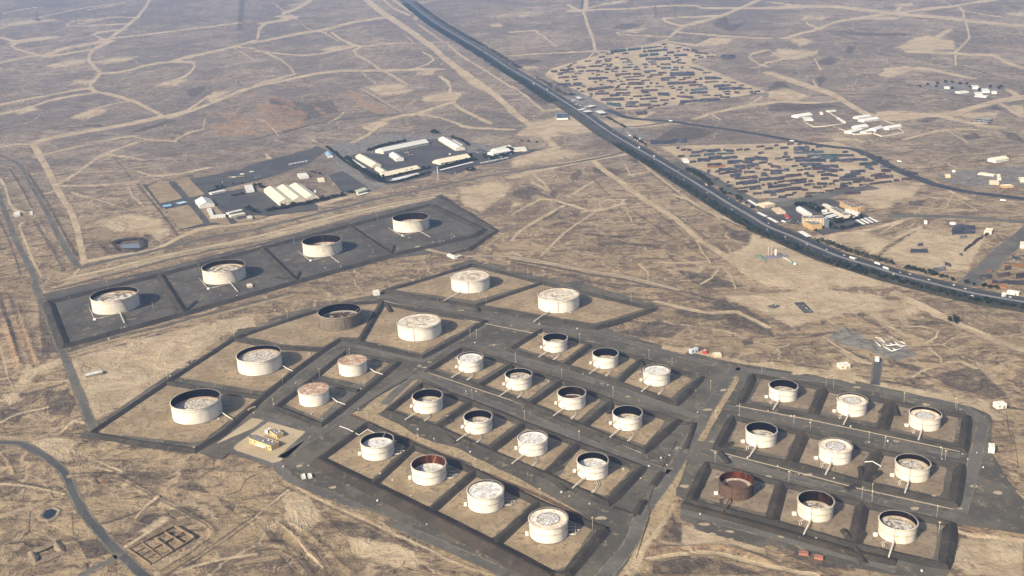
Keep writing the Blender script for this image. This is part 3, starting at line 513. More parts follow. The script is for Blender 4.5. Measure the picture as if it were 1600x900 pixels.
ribbon('road', GX('z220,250:600,190 750,350 900,500 1060,660 1180,790'), 11, SURF['yard'], .23)
ribbon('road', GX('z220,250:0,280 330,225 600,180 900,130 1300,60 1600,0 2100,-130'), 13, SURF['tar'], .21)
# service lanes with pale sandy edges
for w, q in ((13, '330,690 410,626 450,592 508,549 530,537 562,541 612,552 662,563 690,545 735,520 768,500'), (12, '590,462 640,470 690,482 760,495 850,512 940,524 1040,550 1130,573'), (13, '690,552 745,536 775,548 830,566 900,587 980,614 1040,634 1090,652'), (13, '600,632 640,594 660,586 700,602 760,627 840,657 920,692 1000,724 1046,738'), (15, '1150,574 1112,632 1072,700 1040,752 1005,800 985,850 940,905'),
    (11, '1132,636 1190,646 1280,664 1380,687 1500,713'), (11, '1094,704 1150,722 1220,741 1340,772 1400,790 1494,807'), (13, '1150,576 1290,596 1400,615 1508,637 1534,655 1530,690 1520,730 1500,800'), (10, '1060,796 1140,820 1210,838 1330,872 1400,890'), (12, '432,722 452,748 520,776 600,812 700,856 790,896'), (12, '440,715 480,690 530,655 580,622 640,588'), (12, '560,600 520,640 480,680 440,716')):
    g = GX('p:' + q); ribbon('service_road', g, w, SURF['tar'], .235)
    for o in (-1, 1): ribbon('road_edge', g, 1.5, SURF['edge'], .262, o * w * .52, ragged=.75)
# pale worn places on the aprons
for q in '480,545 655,572 672,566 663,574 716,531 650,610 770,539 1000,582 1068,594 1045,585 806,575 918,582 940,600 848,585 980,620 1225,590 1340,605 1500,640 1446,632 1180,640 1310,665 1250,690 1200,745 1140,714 1262,742 1430,795 1460,775 1400,690 1120,745 640,760 600,745 520,762 545,758 468,728 700,815 760,800 1100,820 1140,830 1220,838 860,800 940,810 760,735 690,672 700,650 715,560 590,540 610,455 700,470 720,485 800,508 1085,610 1105,640 1060,700 1130,610 1150,590 1112,690 1070,760 1350,760 1425,772 1500,795 1560,770 1520,760'.split():
    u, v = map(float, q.split(',')); k = random.uniform(3, 6.5); a0 = random.uniform(0, 3)
    c = np.array(U(u, v)); P = [c + np.array([math.cos(t + a0) * k * random.uniform(.6, 1.3), math.sin(t + a0) * k * random.uniform(.4, .8)]) for t in np.linspace(0, 2 * math.pi, 9)[:-1]]
    sheet('worn_patch', P, SURF['pan'], .26, 2)
# ------------------------------------------------------------------ bunds
NB = [0]
def bund(s, w=9.0, h=2.6, mat='bund', crest=2.0, closed=False, g=None):
    p = PX(s); x, y = U(p[:, 0], p[:, 1], h); g = np.stack([x, y], 1)
    if closed: g = np.vstack([g, g[:1]])
    g = dense(g, 12); n = len(g); d = np.zeros_like(g)
    d[1:-1] = g[2:] - g[:-2]; d[0] = g[1] - g[0]; d[-1] = g[-1] - g[-2]
    if closed: d[0] = d[-1] = g[1] - g[-2]
    d /= np.linalg.norm(d, axis=1)[:, None] + 1e-9; nr = np.stack([-d[:, 1], d[:, 0]], 1)
    w *= 1.28; h *= 1.12; NB[0] += 1; h = h + .013 * (NB[0] % 17); v = []
    prof = [(-w / 2 - .6, -.35), (-w * .28, h * .5), (-crest / 2, h), (crest / 2, h), (w * .28, h * .5), (w / 2 + .6, -.35)]
    for i, (p_, n_) in enumerate(zip(g, nr)):
        zb = float(hz(p_[1]))
        for o, z in prof:
            j = random.uniform(-.35, .35); q = p_ + n_ * (o + j); v.append((q[0], q[1], zb + z + (random.uniform(-.15, .15) if z > 0 else 0)))
    k = len(prof); f = [(i * k + a, i * k + a + 1, (i + 1) * k + a + 1, (i + 1) * k + a)[::-1] for i in range(n - 1) for a in range(k - 1)]
    if not closed: f += [tuple(range(k)), tuple((n - 1) * k + a for a in range(k))[::-1]]
    o = MB().add(v, f).obj('earth_bund', SURF[mat])
    if o.data.polygons[2].normal.z < 0: o.data.flip_normals()
    return tag(o, kind='structure')
for s in ('p:75,470 250,427 400,388 545,351 672,318 755,357 742,366 610,397 461,438 286,488 100,538',): bund(s, 18, 4.2, closed=True)
for s in ('p:250,428 287,487','p:408,385 462,437','p:546,352 611,396'): bund(s, 16, 4.0, 'bundb')
for s in ('p:287,487 306,470','p:287,487 262,478','p:462,437 468,424','p:462,437 432,432','p:611,396 615,383','p:611,396 586,391'): bund(s, 8, 2.4)
bund('p:687,306 776,359 732,388 700,396', 12, 2.4, 'bundb')
bund('p:142,674 262,594 366,527 400,515 470,492 532,474 597,470', 11, 3, 'bund')
for s in ('p:262,596 330,607 410,619','p:366,528 438,542 506,545','p:597,472 580,502 562,533','p:410,619 346,676 304,701 220,690 142,676','p:506,545 460,578 410,619','p:506,545 532,528 562,533 606,544 660,556 712,528 758,500 680,489 602,472'): bund(s, 12, 3)
bund('p:540,548 622,565 562,614 502,662 432,634 486,592', 11, 3, closed=True); bund('p:486,592 560,609', 9, 2.6)
bund('p:603,452 640,442 738,412 846,440 1022,481 930,511 840,493 752,478 640,459', 12, 3.2, closed=True); bund('p:846,441 745,475', 11, 2.8); bund('p:745,475 748,486', 8, 2.2)
bund('p:847,513 924,536 1004,560 1096,588 1057,629 966,595 882,569 797,544', 11, 3, closed=True)
for s in ('p:922,537 882,570','p:1002,561 966,596','p:722,542 800,567 878,594 958,625 1060,655 1007,703 911,664 828,630 748,601 669,577','p:802,567 748,601','p:878,594 828,630','p:957,625 911,664'): bund(s, 11, 3, closed=s.startswith('p:722'))
bund('p:660,598 738,626 820,660 905,692 1004,728 950,784 850,738 765,703 680,665 604,641', 12, 3.2, closed=True)
for s in ('p:738,626 682,665','p:820,660 767,702','p:905,692 852,738'): bund(s, 11, 3)
bund('p:1034,737 1020,757', 9, 2.4); bund('p:1006,780 994,802', 9, 2.4); bund('p:958,792 992,804', 8, 2); bund('p:1056,660 1086,660 1072,700', 7, 1.6)
bund('p:574,660 647,694 743,734 843,783 946,825', 12, 3.2); bund('p:574,660 534,690 498,716', 12, 3.2); bund('p:946,825 918,856 888,893 862,898', 12, 3.2)
bund('p:494,716 580,757 668,800 770,851 862,900', 22, 4.2, 'bundb', 3)
for s in ('p:647,695 581,756','p:743,735 670,799','p:842,784 771,850'): bund(s, 11, 3)
bund('p:1178,584 1290,606 1393,627 1512,649 1506,701 1378,671 1270,647 1157,629', 11, 3, closed=True)
bund('p:1146,650 1257,675 1374,703 1502,725 1492,785 1350,752 1235,721 1121,699', 12, 3.2, closed=True)
bund('p:1106,722 1222,753 1348,785 1486,816 1477,881 1336,849 1206,812 1079,781', 12, 3.2, closed=True)
for s in ('p:1288,606 1270,647','p:1393,627 1379,671','p:1257,675 1237,721','p:1373,703 1351,751','p:1222,753 1206,811','p:1348,786 1336,848'): bund(s, 13, 3.2, 'bundb')
bund('p:1066,786 1140,806 1206,824 1336,862 1400,876', 14, 2.0, 'bundb', 4)
for s in ('p:1393,627 1376,644','p:1396,627 1403,648','p:1350,752 1322,763','p:1350,752 1346,728','p:1350,752 1376,735','p:1336,849 1350,878','p:1336,849 1318,826','p:1336,849 1350,830','p:1121,699 1145,690','p:1123,700 1140,722','p:1002,561 1008,580','p:802,567 795,585','p:682,665 706,655','p:682,665 712,690','p:852,738 878,728','p:957,625 952,645','p:852,738 886,764'): bund(s, 8, 2.2, 'bund')
bund('30:195,745 345,685 385,742 225,815', 7, 1.4, 'basinr', 1.5, closed=True)
bund('p:604,474 612,486','8' and 8, 2.4)
# ------------------------------------------------------------------ water
def water(s, z, c, label):
    p = GX(s, z); p = smooth(p, 3, True)
    t = NT('still_water', .12, .5); t.put(t.b.inputs['Base Color'], c)
    o = MB().add([(x, y, float(hz(y)) + z) for x, y in p], [tuple(range(len(p)))]).obj('water', t.mat)
    if o.data.polygons[0].normal.z < 0: o.data.flip_normals()
    tag(o, label, kind='structure')
water('10:760,630 870,622 878,648 770,650', -4.6, (.16, .17, .19), 'grey pond at the bottom of the dark pit')
water('30:263,515 285,492 330,480 356,490 345,515 300,538 272,535', .22, (.015, .02, .03), 'small dark round pond')
water('23:148,268 190,258 245,268 252,290 205,305 178,298', .22, (.012, .018, .035), 'small dark blue pond')
bund('10:700,612 740,596 800,588 870,585 893,600 898,640 860,662', 12, 1.0, 'bund', 4)
bund('30:250,520 280,480 335,468 372,485 360,520 300,550 258,540', 6, .8, 'basinr', 1, closed=True)
# ------------------------------------------------------------------ storage tanks
TK = {'N1':(-742.5,1748.2,42.1,26.3), 'N2':(-577.8,1897.3,42.1,26.3), 'N3':(-406.3,2055.9,42.1,26.3), 'N4':(-227.4,2219.1,42.1,26.3), 'W1':(-451.5,1266.9,34.0,23.5), 'W2':(-399.2,1426.3,34.0,23.5), 'W3':(-300.9,1607.7,36.6,23.3), 'W4':(-157.5,1540.9,36.6,23.3), 'W5':(-78.0,1770.5,36.6,23.3), 'W6':(81.5,1643.4,36.6,23.3), 'M1':(-291.0,1293.5,21.6,19.2), 'M2':(-248.9,1393.6,21.6,19.2), 'C1':(64.4,1449.3,19.4,18.4), 'C2':(136.6,1377.7,19.4,18.4), 'C3':(203.6,1307.3,19.4,18.4), 'C4':(-68.3,1386.2,19.4,18.4), 'C5':(3.6,1314.7,19.4,18.4), 'C6':(75.8,1243.3,19.4,18.4), 'C7':(144.6,1174.5,19.4,18.4), 'C8':(-124.8,1253.5,21.0,19.1), 'C9':(-53.1,1183.4,18.8,17.9), 'C10':(17.4,1116.7,18.8,17.9), 'C11':(87.2,1052.2,18.8,17.9), 'C12':(-180.4,1126.3,21.0,19.1), 'C13':(-110.4,1059.5,21.0,19.1), 'C14':(-41.0,992.3,21.0,19.1), 'C15':(27.8,926.6,21.0,19.1), 'R1':(367.8,1237.3,19.1,17.4), 'R2':(444.9,1184.8,19.1,17.4), 'R3':(521.8,1135.4,19.1,17.4), 'R4':(305.7,1112.4,19.1,17.4), 'R5':(382.8,1061.7,19.1,17.4), 'R6':(457.2,1013.8,19.1,17.4), 'R7':(246.4,991.8,19.1,17.4), 'R8':(321.9,941.6,19.1,17.4), 'R9':(394.1,894.6,19.1,17.4)}
def wall_mat(name, c, streak, amt, rough=.55):
    t = NT(name, rough, .3); p = t.obj(); w = t.rnd()
    a = t.noise(t.vmul(p, (1, 1, .06)), .55, 5, .65, w); b = t.noise(p, .09, 4, .55, w); sp = t.n('ShaderNodeSeparateXYZ'); t.put(sp.inputs[0], p)
    z = sp.outputs[2]
    col = t.mix(t.step(b, .42, .58), c, tuple(x * .86 for x in c))
    col = t.mix(t.math('MULTIPLY', t.step(a, .53, .66), amt), col, streak)
    seam = t.math('LESS_THAN', t.math('FRACT', t.math('MULTIPLY', z, 1 / 2.45)), .07)
    col = t.mix(t.math('MULTIPLY', seam, .13), col, tuple(x * .6 for x in c))
    col = t.mix(t.step(z, 0, 1.6, .45, 0), col, (.25, .2, .14))
    return t.done(col)
TW = {'white': wall_mat('white_tank_paint', (.74, .70, .62), (.42, .28, .17), .3), 'grey': wall_mat('soiled_grey_tank_paint', (.165, .135, .105), (.05, .036, .028), .85),
 'rust': wall_mat('rusted_tank_plate', (.095, .060, .044), (.21, .14, .09), .6, .9), 'cream': wall_mat('cream_tank_paint', (.70, .64, .54), (.40, .25, .14), .45)}
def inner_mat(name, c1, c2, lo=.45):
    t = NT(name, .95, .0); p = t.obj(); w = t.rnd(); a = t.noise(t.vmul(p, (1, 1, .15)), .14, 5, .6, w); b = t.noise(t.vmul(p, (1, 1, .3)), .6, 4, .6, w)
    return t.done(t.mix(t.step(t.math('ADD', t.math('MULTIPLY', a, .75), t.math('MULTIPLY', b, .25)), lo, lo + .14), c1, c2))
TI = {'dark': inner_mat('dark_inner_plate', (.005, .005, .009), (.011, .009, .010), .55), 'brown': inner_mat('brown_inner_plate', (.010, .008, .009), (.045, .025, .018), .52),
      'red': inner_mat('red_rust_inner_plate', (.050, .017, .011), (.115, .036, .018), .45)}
def roof_mat(kind):
    t = NT('floating_roof_' + kind, .75, .25); uv = t.n('ShaderNodeUVMap', uv_map='disc').outputs[0]; w = t.rnd()
    sp = t.n('ShaderNodeSeparateXYZ'); t.put(sp.inputs[0], uv); x, y = sp.outputs[0], sp.outputs[1]
    r = t.math('SQRT', t.math('ADD', t.math('MULTIPLY', x, x), t.math('MULTIPLY', y, y))); th = t.math('ARCTAN2', y, x)
    cb = t.n('ShaderNodeCombineXYZ'); t.put(cb.inputs[0], t.math('MULTIPLY', t.math('COSINE', th), 1.0)); t.put(cb.inputs[1], t.math('MULTIPLY', t.math('SINE', th), 1.0)); t.put(cb.inputs[2], t.math('MULTIPLY', r, 5.0))
    ring = t.noise(cb.outputs[0], 1.3, 4, .6, w)                       # broken rings
    cr = t.n('ShaderNodeCombineXYZ'); t.put(cr.inputs[0], t.math('MULTIPLY', t.math('COSINE', th), 7.0)); t.put(cr.inputs[1], t.math('MULTIPLY', t.math('SINE', th), 7.0)); t.put(cr.inputs[2], t.math('MULTIPLY', r, 6.0))
    rad = t.noise(cr.outputs[0], 1.0, 5, .68, w, 1.1)                        # radial strokes
    bl = t.noise(uv, 3.2, 6, .65, w, .7); fi = t.noise(uv, 11, 4, .7, w)
    if kind == 'rings':
        col = t.mix(t.step(bl, .4, .62), (.68, .65, .58), (.52, .45, .35)); col = t.mix(t.math('MULTIPLY', t.step(ring, .485, .53), .95), col, (.12, .085, .06))
        col = t.mix(t.math('MULTIPLY', t.step(fi, .52, .60), .4), col, (.30, .21, .13)); col = t.mix(t.step(r, .80, .93, 0, .8), col, (.52, .33, .17))
    elif kind == 'mottled':
        col = t.mix(t.step(bl, .35, .65), (.68, .66, .60), (.55, .49, .40)); col = t.mix(t.math('MULTIPLY', t.step(fi, .47, .55), .9), col, (.15, .105, .075))
        col = t.mix(t.math('MULTIPLY', t.step(r, .74, .93), .7), col, (.45, .30, .17))
    elif kind == 'rusty':
        col = t.mix(t.step(fi, .42, .56), (.42, .245, .14), (.25, .13, .075)); col = t.mix(t.math('MULTIPLY', t.step(t.math('ADD', t.math('MULTIPLY', bl, .5), t.math('MULTIPLY', fi, .5)), .49, .55), .85), col, (.62, .56, .46))
    elif kind == 'pale':
        col = t.mix(t.step(bl, .38, .62), (.74, .70, .61), (.56, .49, .38)); col = t.mix(t.math('MULTIPLY', t.math('MULTIPLY', t.step(ring, .49, .57), t.step(r, .84, .72)), .85), col, (.27, .21, .14))
        col = t.mix(t.math('MULTIPLY', t.step(fi, .53, .60), .65), col, (.26, .19, .12)); col = t.mix(t.math('MULTIPLY', t.step(r, .90, .99), .5), col, (.55, .40, .24))
    elif kind == 'spots':
        col = t.mix(t.step(bl, .35, .65), (.76, .75, .73), (.62, .61, .58)); k = t.math('MULTIPLY', t.step(rad, .525, .57), t.step(r, .86, .70)); k = t.math('MULTIPLY', k, t.step(bl, .36, .5))
        col = t.mix(t.math('MULTIPLY', k, .95), col, (.06, .045, .035)); col = t.mix(t.math('MULTIPLY', t.step(r, .88, .98), .45), col, (.50, .36, .24))
    elif kind == 'core':
        col = t.mix(t.step(bl, .40, .62), (.76, .72, .62), (.62, .51, .37)); inn = t.step(r, .60, .57)
        sw = t.mix(t.step(rad, .47, .54), (.74, .74, .73), (.20, .18, .16)); col = t.mix(inn, col, sw)
        ed = t.math('MULTIPLY', t.step(r, .555, .585), t.step(r, .66, .62)); col = t.mix(t.math('MULTIPLY', ed, t.step(bl, .36, .46)), col, (.20, .15, .11)); col = t.mix(t.math('MULTIPLY', t.step(r, .9, .99), .5), col, (.46, .30, .17))
    elif kind == 'worn':
        col = t.mix(t.step(bl, .38, .6), (.66, .66, .65), (.50, .45, .36)); col = t.mix(t.math('MULTIPLY', t.step(t.math('ADD', t.math('MULTIPLY', ring, .5), t.math('MULTIPLY', rad, .5)), .49, .54), .9), col, (.09, .07, .055))
        col = t.mix(t.math('MULTIPLY', t.step(r, .72, .95), .75), col, (.44, .34, .215))
    elif kind == 'oil':
        col = t.mix(t.step(bl, .46, .60), (.050, .030, .022), (.115, .075, .052)); col = t.mix(t.math('MULTIPLY', t.step(bl, .56, .62), .7), col, (.40, .37, .33)); col = t.mix(t.step(r, .80, .90), col, t.mix(t.step(fi, .4, .6), (.50, .48, .45), (.34, .30, .26)))
    elif kind == 'sludge':
        col = t.mix(t.step(fi, .4, .62), (.105, .060, .042), (.145, .098, .075)); e = t.math('ADD', r, t.math('MULTIPLY', t.math('SUBTRACT', bl, .5), .5)); col = t.mix(t.step(e, .70, .80), col, t.mix(t.step(fi, .42, .6), (.52, .48, .43), (.25, .17, .12)))
    if kind in ('spots', 'pale', 'core', 'worn'):
        rs = t.noise(uv, 2.1, 6, .7, t.math('ADD', w, 5.0), .9); col = t.mix(t.math('MULTIPLY', t.step(rs, .50, .60), .55), col, (.46, .33, .20))
    return t.done(col, fi, .12, .4)
TR = {k: roof_mat(k) for k in ('rings', 'mottled', 'rusty', 'pale', 'spots', 'core', 'worn', 'oil', 'sludge')}
STEEL = paint('galvanised_pale_steel', (.55, .51, .45), .2, .6); PIPE = paint('pale_pipe_paint', (.66, .61, .53), .15, .6); DKST = paint('dark_rusty_steel', (.12, .08, .06), .3, .85)
CONC = gravel('ring_footing', (.20, .165, .125), (.27, .22, .16), (.12, .1, .08), 4, .5, .2); RIM = paint('rim_steel', (.62, .55, .47), .3, .6, (.33, .2, .12), .5)
SEAM = paint('rust_stained_ring', (.42, .32, .22), .3, .7, (.25, .14, .08), .5); STR = paint('rust_stained_stair', (.46, .34, .22), .25, .7, (.26, .15, .08), .5)
def lv(a, c): x, y = U(*a); return np.array([float(x) - c[0], float(y) - c[1]])
def make_tank(key, wall, inner, roof, d, label, group, extra=''):
    x, y, R, H = TK[key]; t = thing('storage_tank', (x, y, float(hz(y)) + .22), label, 'storage tank', 0, group)
    n = 96; m = MB(); c = R * .996
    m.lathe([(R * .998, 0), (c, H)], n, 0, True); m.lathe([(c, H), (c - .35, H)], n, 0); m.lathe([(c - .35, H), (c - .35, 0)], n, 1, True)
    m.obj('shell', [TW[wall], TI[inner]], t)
    MB().lathe([(R + 1.3, 0), (R + 1.3, .28), (R * .99, .5)], n).obj('footing', CONC, t)
    rim = STEEL if wall == 'white' else (DKST if wall == 'rust' else RIM)
    g = MB(); g.lathe([(c - .1, H - 1.05), (c + 1.0, H - 1.05), (c + 1.0, H - .92), (c - .1, H - .92)], n, 0)
    for k in range(0, 48): a = 2 * math.pi * k / 48; g.tube([((c + .95) * math.cos(a), (c + .95) * math.sin(a), H - .95), ((c + .95) * math.cos(a), (c + .95) * math.sin(a), H + .15)], .05, 4)
    g.lathe([(c + .9, H + .08), (c + 1.0, H + .08), (c + 1.0, H + .17), (c + .9, H + .17), (c + .9, H + .08)], 64, 0)
    g.obj('wind_girder', rim if wall != 'white' else RIM, t)
    q = .52 if key[0] in 'CR' else .8
    if key[0] != 'M': MB().lathe([(c, H * q), (c + .4, H * q), (c + .4, H * q + .34), (c, H * q + .34)], n).obj('stiffening_ring', TW[wall] if wall == 'rust' else SEAM, t)
    if wall == 'rust':
        for zz in np.arange(.16, .95, .1): MB().lathe([(c, H * zz), (c + .3, H * zz), (c + .3, H * zz + .25), (c, H * zz + .25)], n).obj('stiffening_ring', rim, t)
    # floating roof: pontoon ring, sunken deck, seal
    if key == 'W3': MB().lathe([(R + 2.6, -.1), (R + 2.6, .06), (R * .99, .08)], n).obj('oil_stain', DKST, t)
    zr = H * (1 - d); r1 = c - .55; r2 = r1 * .86; rm = MB()
    prof = [(r1, zr - .8), (r1, zr), (r1 * .985, zr + .12), (r2, zr + .05), (r2, zr - .35), (r2 * .6, zr - .28), (r2 * .25, zr - .2), (.01, zr - .18)]
    rm.lathe(prof, n, 0)
    me = rm.mesh('floating_roof', TR[roof]); uv = me.uv_layers.new(name='disc'); co = np.empty(len(me.vertices) * 3); me.vertices.foreach_get('co', co); co = co.reshape(-1, 3)[:, :2] / r1
    li = np.empty(len(me.loops), np.int32); me.loops.foreach_get('vertex_index', li); uv.data.foreach_set('uv', co[li].ravel().astype(np.float32))
    ro = bpy.data.objects.new('floating_roof', me); COL.objects.link(ro); ro.parent = t
    for k in range(6):
        a = 2 * math.pi * (k + .5) / 6; MB().tube([(r1 * .93 * math.cos(a), r1 * .93 * math.sin(a), zr), (r1 * .93 * math.cos(a), r1 * .93 * math.sin(a), zr + .7)], .4, 6).obj('deck_hatch', RIM, ro)
    # rolling ladder from the rim down to the deck
    la = {'N': -1.25, 'W': .25, 'M': .3, 'C': -2.3 if int(key[1:]) < 12 else 1.15, 'R': -1.75}[key[0]]; ca, sa = math.cos(la), math.sin(la)
    if d > .02:
        p0 = Vector((c * ca, c * sa, H + .1)); k = max(.05, 1 - min(1.25, 1.1 * H * d / R + .25)); p1 = Vector((c * ca * k, c * sa * k, zr + .4)); sd = Vector((-sa, ca, 0)) * .55
        L = MB(); L.tube([p0 + sd, p1 + sd], .13, 5); L.tube([p0 - sd, p1 - sd], .13, 5)
        for k in range(14): f = (k + .5) / 14; q0 = p0.lerp(p1, f); L.tube([q0 + sd, q0 - sd], .1, 4)
        L.obj('rolling_ladder', STEEL if wall != 'rust' else DKST, t)
    # gangway over the bund with a stair up the wall, pipes and a valve box
    C = (x, y)
    def bar(nm, pts, r, mat): MB().tube(pts, r, 6).obj(nm, mat, t)
    pm = DKST if wall == 'rust' else PIPE
    def gang(ang, L, z0=4.5, z1=3.4, w=.75, mat=pm):
        dx, dy = math.cos(ang), math.sin(ang); a = Vector((dx * R, dy * R, z0)); b = Vector((dx * (R + L), dy * (R + L), z1)); s = Vector((-dy, dx, 0)) * w; G = MB()
        G.add([a + s, a - s, b - s, b + s, a + s - Vector((0, 0, .3)), a - s - Vector((0, 0, .3)), b - s - Vector((0, 0, .3)), b + s - Vector((0, 0, .3))], [(0, 1, 2, 3)[::-1], (4, 5, 6, 7), (0, 4, 7, 3), (1, 2, 6, 5), (0, 1, 5, 4), (3, 7, 6, 2)])
        for q in (s, -s): G.tube([a + q + Vector((0, 0, 1)), b + q + Vector((0, 0, 1))], .07, 4)
        for f in (.3, .65): G.tube([a.lerp(b, f), Vector((a.lerp(b, f).x, a.lerp(b, f).y, 0))], .18, 5)
        G.obj('gangway', mat, t)
    def stair(ang, twist=.0, w=.55, mat=pm):
        S = MB(); k = 20; pts = [Vector((math.cos(ang + twist * f) * (R + .75), math.sin(ang + twist * f) * (R + .75), H * (1 - f) + .3)) for f in (i / k for i in range(k + 1))]
        for i in range(k):
            a, b = pts[i], pts[i + 1]; e = Vector((math.cos(ang + twist * i / k), math.sin(ang + twist * i / k), 0)) * w
            S.add([a - e, a + e, b + e, b - e], [(0, 1, 2, 3)])
        S.tube(pts, .12, 5); S.tube([q + Vector((math.cos(ang), math.sin(ang), 0)) * w for q in pts], .1, 5); S.obj('stairway', mat, t)
    if key[0] == 'R':
        v = lv((1207.5, 643.5), TK['R1'][:2]); a = math.atan2(*v[::-1]); gang(a, np.hypot(*v) - TK['R1'][2]); stair(a, 0, .5, STR)
        for o, s in ((0, 0), (2.4, -1.5)):
            bar('inlet_pipe', [(-R * .80 + o, -R * .62 - s * .3, .9), (-R * .98 + o, -R * .78 - s, .9), (-R * 1.18 + o, -R * .80 - s, 1.3), (-R * 1.22 + o, -R * 1.25 - s, 1.3)], .42, pm)
        vb = MB(); vb.box(-R * 1.32, -R * 1.32 + 4.2, -R * .12, -R * .12 + 3.2, 0, 3.0); vb.obj('valve_cabin', paint('white_cabin', (.8, .77, .7)), t)
    elif key[0] == 'C' and int(key[1:]) < 12:
        v = lv((842, 561), TK['C1'][:2]); a = math.atan2(*v[::-1]); gang(a, np.hypot(*v) - TK['C1'][2]); stair(a - .05, -.9, .6, STR)
        b = lv((864, 562.5), TK['C1'][:2]); a2 = lv((873, 556), TK['C1'][:2]); nb = math.atan2(*a2[::-1])
        for o in (0, 2.2):
            bar('inlet_pipe', [((R) * math.cos(nb) + o, R * math.sin(nb), 1.0), (a2[0] + o, a2[1], 1.0), (b[0] + o, b[1] - 2, 1.2)], .42, pm)
        vb = MB(); vb.box(-R - 4.6, -R - .9, 2.5, 6, 0, 3.2); vb.obj('valve_cabin', paint('white_cabin', (.8, .77, .7)), t)
    elif key[0] == 'C':
        e = math.radians(8)
        for o in (0, 1): bar('inlet_pipe', [(R * math.cos(e + .3 * o), R * math.sin(e + .3 * o), 1.1), (R * 1.62 - o * 4, R * (.10 + .34 * o), 1.1), (R * 1.36, R * (-.34 - .0 * o) + o * 2, 1.2), (R * .99, -R * .30 + o * 2, 1.2)], .45, pm)
        gang(math.radians(52), 13); stair(math.radians(52), .0, .6, STR)
        vb = MB(); vb.box(-R - 4.4, -R - .9, -3, .6, 0, 3.2); vb.obj('valve_cabin', paint('white_cabin', (.8, .77, .7)), t)
    elif key[0] in 'WM' and key not in ('W5', 'W6'):
        if key in ('W1', 'W2', 'M1', 'M2'):
            ref = TK['W1'] if key[0] == 'W' else TK['M1']; px = ((364, 659), (353, 653), (343, 645)) if key[0] == 'W' else ((540, 636), (526, 631), (516, 623))
            v = [lv(q, ref[:2]) for q in px]; dd = MB(); G = [Vector((*q, z)) for q, z in zip(v, (3.6, 4.2, 4.6))]; k = R / ref[2]
            dd.tube(G, .75, 6); dd.tube([G[1], Vector((G[1].x, G[1].y, 0))], .3, 5); dd.tube([G[2], Vector((G[2].x, G[2].y, 0))], .5, 5); dd.obj('gangway', pm, t)
        if key in ('W1', 'W2'): gang(math.radians(62), 16)
        if key == 'W3': stair(math.radians(120), .0, .5, STEEL)
        if key == 'W4':
            gang(math.radians(55), 14); bar('inlet_pipe', [(R * .3, R * .95, 1), (R * .35, R * 1.35, 1.2)], .5, pm); stair(math.radians(-100), 0, .5, STR)
    elif key in ('W5', 'W6'):
        v = lv((693, 473), TK['W5'][:2]); a = math.atan2(*v[::-1]); gang(a, np.hypot(*v) - R); stair(math.radians(-95), 0, .45, STR)
        for an in (-1.15, -2.1): bar('inlet_pipe', [(R * math.cos(an), R * math.sin(an), 1), ((R + 9) * math.cos(an), (R + 9) * math.sin(an), 1.1)], .55, pm)
    else:
        v = lv((195, 508), TK['N1'][:2]); a = math.atan2(*v[::-1]); gang(a, np.hypot(*v) - R - 2, 4, 3.6); stair(a + .12, .28, .8, DKST)
        sq = [lv(q, TK['N1'][:2]) for q in ((139, 480), (148, 500), (186, 491), (224, 476), (219, 466))]
        for k in range(4): bar('ring_main_pipe', [(*sq[k], .9), (*sq[k + 1], .9)], .42, pm)
        vb = MB(); vb.box(sq[1][0] - 2, sq[1][0] + 3, sq[1][1] - 2, sq[1][1] + 2, 0, 2.6); vb.obj('valve_cabin', paint('white_cabin', (.8, .77, .7)), t)
    return t
GN, GW, GC, GR = 'tanks of the dark northern compound', 'large tanks of the western compounds', 'tanks of the middle compounds', 'tanks of the right-hand compounds'
